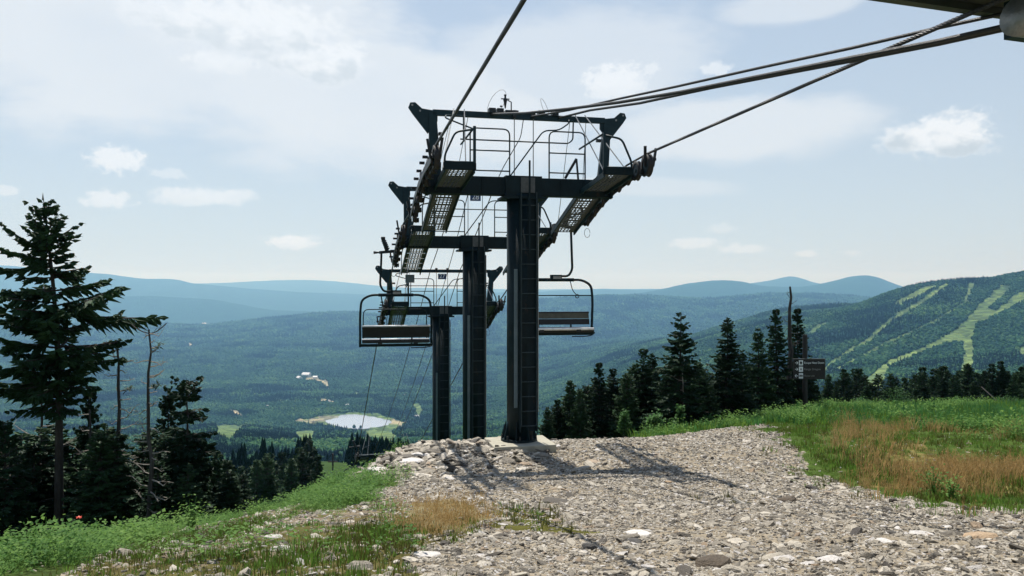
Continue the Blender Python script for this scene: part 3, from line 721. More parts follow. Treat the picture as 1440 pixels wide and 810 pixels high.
    # stones that stand out
    SP = [(q[0], q[1], 26 + 5 * (i % 3), M_PALE if i % 2 else M_SHALE, .2, 'flat slab in the weeds of the left rim, ' + w) for i, (q, w) in enumerate(zip(RIM_SLABS, ('leftmost of the row', 'second from the left of the row', 'third from the left', 'just right of the red flower', 'fifth, under the grey dead trunk', 'sixth, under the slim dead trunk', 'left of the pair farther right', 'right of the pair farther right', 'last before the gravel')))] + [(1000, 795, 44, M_BROWN, .40, 'large dark brown stone with a pale top at the bottom edge of the gravel'), (1108, 704, 22, M_BROWN, .4, 'small dark brown stone alone in mid gravel below the grass'),
          (1376, 755, 36, M_RUST, .3, 'rusty orange slab among the grey stones at lower right'), (829, 772, 17, M_BLACK, .8, 'upright dark slate stone standing in the lower centre gravel'),
          (896, 751, 32, M_PALE, .2, 'pale slab resting on a darker stone in the centre gravel'), (892, 762, 20, M_BLACK, .35, 'dark stone under the pale slab in the centre gravel'),
          (600, 780, 30, M_PALE, .2, 'pale flat stone in grass left of the gravel edge'), (392, 774, 26, M_PALE, .25, 'pale rounded stone in the mossy ground at left'),
          (382, 755, 22, M_PALE, .2, 'light stone in the moss above the rounded pale one'), (244, 762, 14, M_PALE, .2, 'small white stone among the weeds at left'),
          (1296, 752, 30, M_PALE, .25, 'light grey long slab left of the orange stone'), (1242, 762, 24, M_PALE, .2, 'pale slab in the lower right gravel beside a long grey slab'),
          (940, 678, 10, M_RUST, .4, 'small brown stone near the tower shadow'), (785, 706, 34, M_SHALE, .18, 'broad slab half sunk in gravel below the tower shadow'),
          (1165, 788, 30, M_PALE, .22, 'wide pale flat stone at the bottom of the gravel slope'), (532, 664, 26, M_PALE, .4, 'big white boulder at the left end of the rubble rim'),
          (577, 650, 34, M_PALE, .25, 'long pale slab lying on top of the rim rubble'), (592, 640, 24, M_PALE, .3, 'bright slab upon the rim rubble near the summit towers'), (560, 645, 40, M_SHALE, .22, 'tilted grey ledge slab at the rim left of the towers'),
          (640, 732, 8, M_PALE, .4, 'small white stone in the reddish grass'), (780, 628, 14, M_PALE, .3, 'pale stone right of the concrete footing')]
    for k, (px, py, w, mt, fl, lb) in enumerate(SP):
        p = ground_at(px, py); o = link_mesh('stone', boulder_mesh(60 + k, fl, mt)); s = w / F * p.y / 2
        o.location = (p.x, p.y, p.z + s * fl * .35); o.scale = (s * 1.15, s * 1.1, s); o.rotation_euler = (rnd.uniform(-.1, .1), rnd.uniform(-.1, .1), rnd.uniform(-.4, .4))
        tag(o, lb, 'stone')
build_stones()

# ------------------------------------------------------------------ low plants
def weed_mesh(k, mat, n=80, h=.20, r=.17, leaf=.028):
    g = random.Random(400 + k); mb = MB()
    for i in range(n):
        a = g.uniform(0, 6.28); q = r * math.sqrt(g.random()); z = h * g.uniform(.25, 1) * (1 - .4 * q / r); c = Vector((q * math.cos(a), q * math.sin(a), z))
        d = Vector((math.cos(a + g.uniform(-1, 1)), math.sin(a + g.uniform(-1, 1)), g.uniform(-.2, .6))).normalized(); s = d.cross(Vector((g.uniform(-.3, .3), g.uniform(-.3, .3), 1))).normalized()
        l = leaf * g.uniform(.6, 1.3)
        mb.add([c, c + d * l * .5 + s * l * .34 + Vector((0, 0, l * .1)), c + d * l, c + d * l * .5 - s * l * .34 + Vector((0, 0, l * .1))], [(0, 1, 2, 3)])
        if i % 4 == 0: mb.add([(q * .4 * math.cos(a), q * .4 * math.sin(a), -.03), (q * .4 * math.cos(a) + .006, q * .4 * math.sin(a), -.03), c], [(0, 1, 2)])
    return mb.mesh('leafy_clump', mat)
def grass_mesh(k, mat, n=16, h=.22, r=.07, w=.006, lean=.45, seed_heads=False):
    g = random.Random(500 + k); mb = MB()
    for i in range(n):
        a = g.uniform(0, 6.28); q = r * math.sqrt(g.random()); b = Vector((q * math.cos(a), q * math.sin(a), -.02)); hh = h * g.uniform(.5, 1.15)
        a2 = a + g.uniform(-.8, .8); l = lean * g.uniform(.1, 1) * hh; dr = Vector((math.cos(a2), math.sin(a2), 0)); s = Vector((-math.sin(a2 + g.uniform(-1, 1)), math.cos(a2), 0)) * w
        m1 = b + dr * l * .35 + Vector((0, 0, hh * .6)); tp = b + dr * l + Vector((0, 0, hh))
        mb.add([b - s, b + s, m1 + s * .8, m1 - s * .8, tp], [(0, 1, 2, 3), (3, 2, 4)])
        if seed_heads:
            for _ in range(4):
                c = tp + Vector((g.uniform(-.02, .02), g.uniform(-.02, .02), g.uniform(-.08, .02))); mb.add([c, c + Vector((g.uniform(-.014, .014), .004, .012)), c + Vector((.003, g.uniform(-.014, .014), -.010))], [(0, 1, 2)])
    return mb.mesh('grass_tuft', mat)
def build_low_plants():
    g = np.random.default_rng(8)
    def area_pts(dens, y0, y1, lo=-800, hi=800):
        n = int(dens * (y1 * y1 - y0 * y0) / 2 * (hi - lo) / F); Y = np.sqrt(g.uniform(y0 * y0, y1 * y1, n)); return g.uniform(lo, hi, n) / F * Y, Y
    def put(name, x, y, z, smin, smax, meshes, label, cat):
        n = len(x); rot = np.stack([g.normal(0, .12, n), g.normal(0, .12, n), g.uniform(0, 6.28, n)], -1); s = g.uniform(smin, smax, n) * np.clip(1 + 1.6 * fbm(x * .9, y * .9, 3, 123), .45, 1.7)
        o = scatter(name, np.stack([x, y, z], -1), np.stack([s, s, s * g.uniform(.8, 1.25, n)], -1), rot, g.integers(0, len(meshes), n), meshes); print(name, n)
        tag(o, label, cat, kind='stuff')
    # leafy growth, left rim and beyond it
    x, y = area_pts(90, 4.5, 24, -800, -150); z = height(x, y); zn = zones(x, y, z, jr=1); d = edge_dist(x, y)
    pat = fbm(x * .8, y * .8, 3, 90)
    k = (zn['weed'] & (pat > -.12)) | ((d > -.2) & (d < 5) & (x < -2.2)) | ((zn['stony'] | zn['grassl']) & (x < -1.0) & (pat > .34)) | ((zn['stony'] | zn['grassl']) & (g.random(len(x)) < .05))
    k &= ~((np.hypot(x + 2.2, y - 16.0) < 1.0) & (g.random(len(x)) < .8))
    k &= g.random(len(x)) < .62 + 1.4 * pat
    for qx, qy in RIM_SLABS: q_ = ground_at(qx, qy); k &= ~(np.hypot(x - q_.x, (y - q_.y) * .8 + .12) < .34)
    k &= ~((x > -3.6) & (y > 12) & (g.random(len(x)) < .55))
    put('leafy_undergrowth', x[k], y[k], z[k], .42, 1.45, [weed_mesh(i, M_WEED) for i in range(6)], 'leafy green undergrowth along the left rim of the summit', 'undergrowth')
    # leafy growth along the far rim at right
    x, y = area_pts(14, 18, 62, 130, 860); z = height(x, y); d = edge_dist(x, y); pat = fbm(x * .35, y * .35, 3, 91)
    zn = zones(x, y, z, jr=1); bx = 720 + F * x / y
    k = ((d > -1.6 - 12 * (pat > .12)) & (d < 4) & ((x < 8) & (d > -.1) | (x >= 8))) & ((zn['field']) | (d > -.2)) & (bx > 905 + 60 * pat) & ((bx > 1040) | (g.random(len(x)) < .45))
    put('rim_undergrowth', x[k], y[k], z[k], 1.0, 2.6, [weed_mesh(i + 10, M_WEED, 60) for i in range(5)], 'taller leafy growth at the far edge of the green field', 'undergrowth')
    # field grass at right
    xs, ys = [], []
    for dn, a, b in ((70, 8, 16), (38, 16, 28), (20, 28, 60)):
        x, y = area_pts(dn, a, b, 180, 860); xs.append(x); ys.append(y)
    x = np.concatenate(xs); y = np.concatenate(ys); z = height(x, y); zn = zones(x, y, z, jr=1); pat = fbm(x * .5, y * .5, 3, 92)
    base = (zn['field'] | ((edge_dist(x, y) > 0) & (x > 2.6) & (edge_dist(x, y) < 5)))
    far = y > 22 + 3 * pat * 4
    k = base & ~zn['red'] & ~far
    put('short_grass', x[k], y[k], z[k], .7, 1.3, [grass_mesh(i, M_GRASS if i < 4 else M_MOSS, 18, .10, .10, .005) for i in range(6)], 'short bright green grass beside the gravel at right', 'grass')
    k = base & far & ~zn['red']
    put('tall_grass', x[k], y[k], z[k], .8, 1.9, [grass_mesh(i + 10, M_GRASSD if i < 4 else M_GRASS, 20, .17, .16, .009) for i in range(6)], 'rank deep green grass in the field at right', 'grass')
    k2 = zn['red'] & (g.random(len(x)) < .6 - 1.2 * pat) 
    k = zn['red'] & (g.random(len(x)) < .26 + 1.5 * pat) | (zn['field'] & (pat > .05) & (g.random(len(x)) < .25) & (y < 24) & (720 + F * x / y > 1170))
    put('reddish_grass', x[k], y[k], z[k], .8, 1.4, [grass_mesh(i + 20, M_RED, 14, .24, .12, .004, .5, True) for i in range(5)], 'reddish seeding grass in a band across the right field', 'grass')
    put('mixed_grass', x[k2], y[k2], z[k2], .6, 1.1, [grass_mesh(i + 60, M_GRASS if i % 2 else M_MOSS, 14, .16, .10, .006) for i in range(4)], 'green grass growing among the reddish band at right', 'grass')
    # left foreground
    x, y = area_pts(230, 4.2, 14, -800, 110); z = height(x, y); zn = zones(x, y, z, jr=1); pat = fbm(x * 1.1, y * 1.1, 3, 93)
    k = zn['grassl'] & ~zn['red'] & ((pat > -.02) | (g.random(len(x)) < .2))
    put('foreground_grass', x[k], y[k], z[k], .5, 1.0, [grass_mesh(i + 30, M_MOSS if i % 2 else M_GRASS, 14, .07, .08, .0035) for i in range(6)], 'thin mossy green grass in the left foreground', 'grass')
    k = zn['tuft'] & (g.random(len(x)) < .13)
    x2, y2 = area_pts(60, 9, 20, 200, 500); z2 = height(x2, y2); zt = zones(x2, y2, z2, jr=1)['tuft']
    X = np.concatenate([x[k], x2[zt]]); Yy = np.concatenate([y[k], y2[zt]]); Zz = np.concatenate([z[k], z2[zt]])
    put('gravel_grass', X, Yy, Zz, .5, 1.1, [grass_mesh(i + 50, M_GRASS if i == 0 else M_MOSS, 12, .09, .06, .004) for i in range(4)], 'sparse green tufts growing through the gravel', 'grass')
    k = zn['red'] & (g.random(len(x)) < .28 + .9 * pat)
    put('brown_grass', x[k], y[k], z[k], .5, 1.1, [grass_mesh(i + 40, M_RED, 11, .14, .09, .0022, .6, True) for i in range(5)], 'patch of reddish brown grass in the centre foreground', 'grass')
build_low_plants()

# ------------------------------------------------------------------ trees
def spruce_parts(seed, H, Rr, t0=.12, gaps=0.0, fine=1.0, env=None, lean=(0, 0), nwh=None, twist=0, mat=None, bark=None, upturn=.12, dead_low=0, skip=.05):
    g = random.Random(seed); tr = MB(); cr = MB()
    def axis(t): return Vector((lean[0] * t * t, lean[1] * t * t, H * t)) + Vector((.03 * math.sin(7 * t + seed), .03 * math.cos(5 * t + seed), 0)) * (H / 7)
    n = 14; tr.tube([axis(i / n) + (Vector((0, 0, -.5)) if i == 0 else Vector()) for i in range(n + 1)], [H * .0125 * (1 - i / n) ** .8 + .005 for i in range(n + 1)], 8)
    nwh = nwh or int(42 * (H / 6) ** .6)
    for w in range(nwh):
        t = t0 + (1 - t0) * (w + g.uniform(-.3, .3)) / nwh
        if t > .985 or t < .02: continue
        if gaps and g.random() < gaps: continue
        nb = g.choice((5, 6, 7)) if t < .9 else 4
        az0 = g.uniform(0, 6.28)
        for b in range(nb):
            a = az0 + 6.283 * b / nb + g.uniform(-.35, .35)
            if env: L_ = env(t, a) * g.uniform(.55, 1.08)
            else: L_ = Rr * (1 - t) ** .82 * g.choice((.55, .8, .9, 1, 1.12)) * g.uniform(.9, 1.08) + .05 * H / 6
            if L_ < .06 or g.random() < skip: continue
            o = axis(min(.99, max(.02, t + g.uniform(-.6, .6) * (1 - t0) / nwh * 1.3))); rad = Vector((math.cos(a), math.sin(a), 0)); side = Vector((-math.sin(a), math.cos(a), 0))
            el0 = (.65 if t > .85 else .12 if t > .5 else -.06) + g.uniform(-.22, .22); dr = (.30 if t < .6 else .12) * L_ * g.uniform(.6, 1.2)
            pts = []
            for k in range(6):
                s = k / 5; pts.append(o + rad * (L_ * s) + side * (.06 * L_ * math.sin(s * 3 + b)) + Vector((0, 0, L_ * s * math.tan(el0) - dr * s * (1 - .2 * s) + L_ * upturn * s * s * s)))
            tr.tube(pts[:5], [.008 * H / 6 + .010 * L_ * (1 - k / 5) for k in range(5)], 3, cap=False)
            step = .085 / fine; ns = max(3, int(L_ / step))
            for k in range(ns):
                s = (.12 if t > .5 else .28) + (.88 if t > .5 else .72) * (k + g.random()) / ns
                i0 = min(4, int(s * 5)); f = s * 5 - i0; p = pts[i0].lerp(pts[i0 + 1], min(f, 1)); fw = (pts[i0 + 1] - pts[i0]).normalized()
                tl = (.12 + .34 * L_ * (1 - s) ** .7 * s ** .25) * g.uniform(.6, 1.25)
                for sg in (-1, 1):
                    if g.random() < .12: continue
                    d = (fw * g.uniform(.5, .9) + side * sg * g.uniform(.5, .95) + Vector((0, 0, g.uniform(-.95, .12)))).normalized()
                    up = Vector((g.uniform(-.5, .5), g.uniform(-.5, .5), 1)); q = d.cross(up).normalized(); u = q.cross(d)
                    wd = (.045 + .035 * g.random()) / math.sqrt(fine)
                    e = p + d * tl; m_ = p + d * tl * .45
                    cr.add([p, m_ + q * wd, e, m_ - q * wd], [(0, 1, 2, 3)])
                    m2 = m_ + Vector((0, 0, -.01)); cr.add([p, m2 + u * wd * .7, e, m2 - u * wd * .9], [(0, 1, 2, 3)])
                    if fine > 1.2:
                        for _ in range(3):
                            z = p.lerp(e, g.uniform(.2, 1)); dd = (d + Vector((g.uniform(-.9, .9), g.uniform(-.9, .9), g.uniform(-.6, .5)))).normalized() * g.uniform(.04, .08); cr.add([z - q * .008, z + q * .008, z + dd], [(0, 1, 2)])
    # leader
    tp = axis(1); cr.add([tp + Vector((.02, 0, -.12)), tp + Vector((-.02, 0, -.12)), tp + Vector((0, 0, .04))], [(0, 1, 2)]); cr.add([tp + Vector((0, .02, -.12)), tp + Vector((0, -.02, -.12)), tp + Vector((0, 0, .04))], [(0, 1, 2)])
    for k in range(dead_low):
        t = g.uniform(.04, max(t0, .1)); a = g.uniform(0, 6.28); l = g.uniform(.3, .9) * H / 7; o = axis(t); rad = Vector((math.cos(a), math.sin(a), 0))
        tr.tube([o, o + rad * l * .5 + Vector((0, 0, -.03)), o + rad * l + Vector((0, 0, g.uniform(-.15, .15)))], [.012, .008, .003], 3, cap=False)
    return tr, cr
def make_spruce(seed, H, Rr, label, group=None, mat=None, **kw):
    tr, cr = spruce_parts(seed, H, Rr, **kw)
    r = empty('spruce_tree', label=label, cat='tree', group=group)
    tr.build('trunk', M_BARK, r); cr.build('crown', mat or M_SPRUCE, r)
    return r
protos = {}
def spruce(px, ytop, Y, label, group=None, var=None, wide=1.0, mat=None, zbase=None):
    """a spruce whose tip stands at a bearing and elevation, Y metres ahead, rooted in the land"""
    top = at(px, ytop, Y); zb = h1(top.x, Y) - .1
    H = max(1.2, top.z - zb)
    var = var if var is not None else rnd.randrange(5)
    key = (var, mat)
    if key not in protos:
        P = [(6, 1.45, .05, .0), (6, 1.25, .10, .05), (6, 1.6, .08, .10), (6, 1.15, .04, .0), (6, 1.4, .18, .12)][var]
        r = make_spruce(40 + var, P[0], P[1], label, group, mat=M_SPRUCE if mat is None else M_SPRUCEL, t0=P[2], gaps=P[3], dead_low=2)
        protos[key] = r
    else:
        r = copy_tree(protos[key]); 
    tag(r, label, 'tree')
    if group: r['group'] = group
    elif 'group' in r: del r['group']
    s = H / 6; r.location = (top.x, Y, zb); wide *= 1.14 if px > 760 else 1; wd = s * wide if s < 1.15 else (s * .5 + .55) * wide
    r.scale = (wd, wd, s); r.rotation_euler = (0, 0, rnd.uniform(0, 6.28))
    return r

# the big spruce at left
def big_env():
    PT = [(272, 2, 4), (290, 14, 12), (305, 22, 18), (325, 28, 30), (345, 24, 45), (357, 68, 46), (375, 75, 48), (392, 66, 84), (405, 88, 88), (422, 94, 72), (440, 88, 140), (455, 98, 125), (480, 102, 85), (500, 108, 105), (520, 112, 80), (540, 108, 48), (556, 95, 30), (572, 60, 28), (590, 0, 0)]
    Yd = 15.6; sc_ = Yd / F
    top = at(62, 272, Yd); base = Vector((at(88, 600, Yd).x, Yd, 0)); base.z = h1(base.x, Yd); H = top.z - base.z
    ys = [404 - ((t * H + base.z) / Yd * F) for t in (0, 1)]
    def env(t, a):
        yp = ys[0] + (ys[1] - ys[0]) * t
        l = np.interp(yp, [p[0] for p in PT], [p[1] for p in PT]) * sc_; r = np.interp(yp, [p[0] for p in PT], [p[2] for p in PT]) * sc_
        c = math.cos(a); m = l if c < 0 else r
        return float(m * abs(c) + .72 * (l + r) / 2 * (1 - abs(c)))
    r = make_spruce(3, H, 2, 'tallest spruce at far left with wide ragged layers above a bare trunk', None, t0=.32, gaps=.14, fine=1.5, env=env, lean=(top.x - base.x, 0), nwh=52, upturn=.08, skip=.34, dead_low=16)
    r.location = base
big_env()
# spruce with a flat top, left centre
def mid_env(t, a):
    return .18 + .62 * max(0, 1 - t) ** .5 * (1.1 if math.cos(a) > 0 else .8) * (1 if t > .45 else .5)
_p = at(262, 533, 16.5); _z = h1(_p.x, 16.5)
_r = make_spruce(9, _p.z - _z, 1.1, 'thin open spruce with a flat tuft of a top, right of the dead trunks', None, t0=.30, gaps=.22, env=mid_env, dead_low=14, fine=1.1, upturn=.02); _r.location = (_p.x, 16.5, _z)

SPR_R = [(957, 440, 24.5, 'tallest spruce of the right cluster, standing forward of the others', 2, 1.15), (1022, 447, 26, 'broad dark spruce right of the tallest one in the right cluster', 0, 1.1),
         (1092, 433, 30, 'slim spruce just left of the dead snag by the trail sign', 3, .95), (1122, 432, 31.5, 'slim spruce just right of the dead snag, behind the trail sign', 3, .95),
         (1066, 462, 29, 'spruce between the broad dark one and the slim pair', 4, 1.0), (905, 488, 26.5, 'pointed spruce left of the tallest in the right cluster', 1, 1.1),
         (918, 497, 28, 'spruce crowded close behind the pointed one', 0, 1.0), (843, 508, 25.5, 'spruce in the middle of the low group right of the tower', 3, 1.0),
         (862, 516, 26.5, 'spruce second in the low group right of the tower', 1, 1.0), (801, 533, 25, 'small pointed spruce nearest the right chair', 3, .95),
         (816, 546, 24.5, 'small spruce beside the one nearest the right chair', 0, 1.0), (882, 524, 25, 'squat spruce filling the gap in the low group', 0, 1.2),
         (936, 516, 26, 'bushy spruce at the left foot of the tallest', 2, 1.1), (984, 512, 26, 'bushy spruce at the right foot of the tallest', 0, 1.2),
         (1044, 492, 27, 'spruce leaning into the broad dark one from the right', 4, 1.1), (770, 572, 24, 'lowest spruce tip beside the tower footing', 0, 1.0), (784, 560, 25, 'little spruce behind the tower footing', 1, 1.1),
         (1000, 540, 24, 'low spruce in front of the broad dark one', 1, 1.2), (1150, 558, 33, 'short spruce just right of the sign post', 0, 1.1), (1176, 536, 38, 'spruce apart to the right of the sign board', 3, 1.0), (1190, 548, 37, 'smaller spruce touching the one apart from the sign', 1, 1.0)]
for px, yt, Y, lb, v, wd in SPR_R: spruce(px, yt, Y, lb, 'spruces in the cluster right of the tower', v, wd)
for k in range(42):
    px = 770 + 9 * k + rnd.uniform(-6, 6); yt = 575 - 56 * math.sin(min(1, k / 14) * 1.5) + rnd.uniform(-14, 16)
    spruce(px, yt, rnd.uniform(27, 33) if k < 29 else rnd.uniform(34, 38), 'low dark spruce packed between the taller ones right of the tower', 'low spruces packed in the right cluster', rnd.choice((0, 1, 2)), 1.5, mat=1 if rnd.random() < .3 else None)
for k in range(92):
    px = 1160 + 3.6 * k + rnd.uniform(-5, 5); yt = 538 - 10 * sstep(px, 1250, 1400) + rnd.uniform(-22, 14)
    spruce(px, yt, rnd.uniform(46, 62), 'small dark spruce in the treeline beyond the green field', 'spruces in the treeline beyond the field', rnd.choice((0, 1, 3)), 1.15)
for px, yt in ((1385, 520), (1418, 524), (1345, 528)): spruce(px, yt, 48, {1385: 'tallest tip of the treeline near the right edge', 1418: 'tall tip of the treeline at the right edge', 1345: 'pointed tip of the treeline below the widest ski run'}[px], None, 3, 1.0)

SPR_L = [(8, 592, 15, 'dark spruce cut by the left edge of the view', 0, 1.1), (128, 545, 17.5, 'narrow dark spruce behind the trunk of the tallest one', 3, .8), (150, 596, 16, 'bushy young spruce between the big trunk and the grey dead one', 2, 1.1),
         (48, 620, 16, 'dark spruce left of the big trunk', 1, 1.2), (326, 652, 20, 'small spruce past the thin open one at the rim', 1, 1.0), (305, 640, 19, 'leaning little spruce beside the thin open one', 4, 1.0), (236, 545, 18.5, 'spare dark spruce behind the thin open one', 4, .8)]
for px, yt, Y, lb, v, wd in SPR_L: spruce(px, yt, Y, lb, 'spruces below the left rim', v, wd)
for k in range(54):
    px = -60 + 7.4 * k + rnd.uniform(-8, 8); yt = 610 + rnd.uniform(-14, 52) + (25 if px > 250 else 0)
    spruce(px, yt, rnd.uniform(15.5, 21), 'young dark spruce in the thicket under the left rim', 'young spruces under the left rim', rnd.choice((0, 1, 2)), 1.5, mat=1 if k % 4 == 0 else None)
for k in range(34):
    px = 330 + 3.6 * k + rnd.uniform(-8, 8); Y = rnd.uniform(60, 120); yt = 668 - (px - 330) * .42 + rnd.uniform(-12, 20)
    spruce(px, min(yt, 690), Y, 'dark spruce on the slope beside the cut strip', 'spruces beside the cut strip', rnd.choice((0, 1, 3)), 1.3)

def dead_tree(px, ytop, Y, label, mat, nb, seed, blen, thick, tlo=.25, bend=0, pxb=None, light_branches=None, tufts=0):
    g = random.Random(seed); top = at(px, ytop, Y); xb = ((pxb or px) - 720) / F * Y; zb = h1(xb, Y); H = top.z - zb
    r = empty('dead_tree', (xb, Y, zb), label=label, cat='dead tree'); t = MB()
    ax = lambda s: Vector(((top.x - xb) * s + bend * math.sin(s * 3.1) + .03 * math.sin(s * 13 + seed) + .02 * math.sin(s * 29), .04 * math.sin(s * 5), H * s))
    t.tube([ax(i / 12) + (Vector((0, 0, -.4)) if i == 0 else Vector()) for i in range(13)], [thick * (1 - .72 * i / 12) * (1 + .12 * g.uniform(-1, 1)) for i in range(13)], 8); t.build('trunk', mat, r)
    fo = MB()
    for k in range(nb):
        s = tlo + (1 - tlo) * (k + g.random()) / nb; a = g.choice((0, math.pi)) + g.uniform(-.9, .9); l = blen * g.uniform(.35, 1.1) * (1.15 - .5 * s); o = ax(s); rad = Vector((math.cos(a), math.sin(a), 0))
        b = MB(); up = g.choice((g.uniform(-.5, -.1), g.uniform(-.1, .2), g.uniform(.1, .6))); pts = [o, o + rad * l * .4 + Vector((0, 0, l * up * .2)), o + rad * l * .75 + Vector((0, 0, l * up)), o + rad * l + Vector((0, 0, l * (up + g.uniform(0, .25))))]
        q = .022 if l > .5 else .015
        b.tube(pts, [q, q * .7, q * .5, .003], 4, cap=False)
        for j in range(3):
            p = pts[1].lerp(pts[3], g.random()); e = p + (rad * .6 + Vector((g.uniform(-.7, .7), g.uniform(-.7, .7), g.uniform(-.2, .7)))).normalized() * l * g.uniform(.15, .4); b.tube([p, e], [.006, .002], 3, cap=False)
        b.build('branch', light_branches or mat, r)
        if tufts and s > .5 and k % tufts == 0:
            for j in range(26):
                p = pts[1].lerp(pts[3], g.random()); d = Vector((g.uniform(-1, 1), g.uniform(-1, 1), g.uniform(-.4, .5))).normalized(); q2 = d.cross(Vector((0, 0, 1))).normalized() * .02; fo.add([p, p + d * .07 + q2, p + d * .16, p + d * .07 - q2], [(0, 1, 2, 3)])
    if fo.v: fo.build('needle_tuft', M_SPRUCE, r)
    return r
dead_tree(210, 462, 15.5, 'slim dark dead trunk with a forked bare top', M_SNAG, 40, 2, .55, .062, .2, .02, 207, M_DEAD, 7)
dead_tree(168, 478, 16.2, 'grey dead trunk with short broken limbs between two dark trunks', M_SNAG, 36, 4, .6, .075, .25, -.02, 166, M_DEAD, 9)
dead_tree(60, 560, 17, 'crooked bare tree with long pale curved limbs behind the big trunk', M_SNAG, 10, 6, 1.1, .07, .45, .08, 52, M_DEAD)
dead_tree(128, 575, 16.8, 'bent dead stem right of the big trunk with bare limbs', M_SNAG, 9, 12, .8, .06, .4, .1, 118, M_DEAD)
dead_tree(1110, 402, 30.5, 'tall dead snag rising above the spruces by the trail sign', M_SNAG, 9, 8, .45, .14, .5, .03)
dead_tree(960, 500, 24.2, 'bare grey stem showing inside the tallest spruce of the right cluster', M_DEAD, 4, 14, .5, .03, .3, .02)
# the forked top of the slim dead trunk
def fork():
    r = [o for o in bpy.data.objects if o.name.startswith('dead_tree')][0]
    b = MB(); o = Vector((at(211, 468, 15.5) - r.location)); 
    b.tube(arc_pts([o, o + Vector((-.14, 0, .03)), o + Vector((-.30, 0, .12)), o + Vector((-.36, 0, .18))], .05), .011, 5); [b.tube([o + Vector((-.1 * k, 0, .04 * k)), o + Vector((-.1 * k - .02, .05, .04 * k + .09))], .005, 3) for k in (1, 2, 3)]; b.build('branch', M_SNAG, r)
    b = MB(); b.tube(arc_pts([o, o + Vector((.12, 0, .03)), o + Vector((.26, 0, .14)), o + Vector((.32, 0, .20))], .05), .011, 5); [b.tube([o + Vector((.08 * k, 0, .04 * k)), o + Vector((.08 * k + .05, .03, .04 * k + .07))], .005, 3) for k in (1, 2, 3)]; b.build('branch', M_SNAG, r)
fork()
# fallen pole leaning in the treeline at right
mb = MB(); mb.tube([at(1380, 543, 43), at(1418, 577, 41)], [.028, .018], 6); tag(mb.build('fallen_trunk', M_SNAG), 'thin bleached trunk leaning in the treeline at far right', 'dead tree')

def sapling(px, ytop, Y, label, wpx, seed, group=None, mat=None, leaf=.09, nleaf=900):
    g = random.Random(seed); top = at(px, ytop, Y); zb = h1(top.x, Y); H = max(.5, top.z - zb); Rr = wpx / F * Y / 2
    r = empty('leafy_sapling', (top.x, Y, zb), label=label, cat='bush', group=group); st = MB(); lf = MB()
    tips = []
    for k in range(12):
        a = g.uniform(0, 6.28); q = Rr * g.uniform(.2, .95); z = H * g.uniform(.45, .98) * (1 - .35 * (q / Rr) ** 2); e = Vector((q * math.cos(a), q * math.sin(a), z)); m_ = Vector((e.x * .35, e.y * .35, z * .55))
        q3 = .22 * leaf; st.tube([(0, 0, -.1), m_, e], [q3 * .9, q3 * .5, q3 * .2], 4, cap=False); tips += [(m_, e)]
    for k in range(nleaf):
        m_, e = g.choice(tips); c = (m_.lerp(e, g.uniform(.3, 1.05)) if leaf > .06 else e * g.uniform(.1, 1.05)) + Vector((g.gauss(0, .09), g.gauss(0, .09), g.gauss(0, .07))) * max(Rr / .4, .45)
        if c.z < .02: c.z = .05
        d = Vector((g.uniform(-1, 1), g.uniform(-1, 1), g.uniform(-.5, .6))).normalized(); s = d.cross(Vector((g.uniform(-.4, .4), g.uniform(-.4, .4), 1))).normalized(); l = leaf * g.uniform(.6, 1.2)
        lf.add([c, c + d * l * .5 + s * l * .33, c + d * l, c + d * l * .5 - s * l * .33], [(0, 1, 2, 3)])
    st.build('stem', M_WEED if leaf < .06 else M_BARK, r); lf.build('leaves', mat or M_BUSH, r)
for i, (px, yt, Y, w, lb) in enumerate([(1270, 536, 44, 44, 'rounded bright leafy bush in front of the treeline, below the ski runs'), (1090, 563, 31, 34, 'leafy bush at the left foot of the sign post'),
        (878, 572, 22.5, 18, 'upright leafy sapling right of the tower against dark spruces'), (955, 566, 23, 22, 'leafy sapling at the foot of the bare grey stem'), (920, 574, 22, 26, 'low leafy bush on the rim left of the sapling pair'),
        (995, 578, 23.5, 18, 'tall weed clump on the rim at the end of the gravel'), (1052, 570, 27, 40, 'wide leafy bush where the gravel path meets the field'), (1130, 560, 30, 26, 'slim leafy bush hiding the foot of the sign post'),
        (1345, 556, 43, 30, 'leafy bush near the treeline toward the right edge'), (1420, 574, 41, 34, 'leafy bush beside the leaning bleached trunk'), (1215, 560, 41, 30, 'leafy bush on the field edge under the sign side spruces')]):
    sapling(px, yt, Y, lb, w, 600 + i)
for i, (px, yt, Y, w, lb) in enumerate([
        (1312, 684, 11.6, 44, 'dark leafy plant at the lower edge of the right grass'), (1338, 694, 11.2, 26, 'small leafy plant beside the dark one in the right grass'), 
        (60, 770, 6.8, 60, 'leafy weed clump in the bottom left corner'), (268, 700, 10.5, 50, 'dense leafy clump in the middle of the left undergrowth')]):
    g_ = ground_at(px, yt + 14)
    sapling(px, yt, min(Y, g_.y + .5), lb, w, 700 + i, leaf=.05, nleaf=170, mat=M_WEED)
# red flower
_p = at(111, 727, 8.6); _g = h1(_p.x, 8.6); r_ = empty('red_flower', (_p.x, 8.6, _g), label='single red flower above the weeds at the left rim', cat='flower')
mb = MB(); mb.tube([(0, 0, 0), (.01, 0, (_p.z - _g) - .01)], .004, 4); mb.build('stem', M_WEED, r_)
mb = MB()
for k in range(9):
    a = k * .7; c = Vector((0, 0, _p.z - _g)); d = Vector((math.cos(a), math.sin(a), .5 * (k % 2))).normalized(); s = d.cross(Vector((0, 0, 1))).normalized(); mb.add([c, c + d * .018 + s * .012, c + d * .034, c + d * .018 - s * .012], [(0, 1, 2, 3)])
mb.build('petals', M_FLOWER, r_)

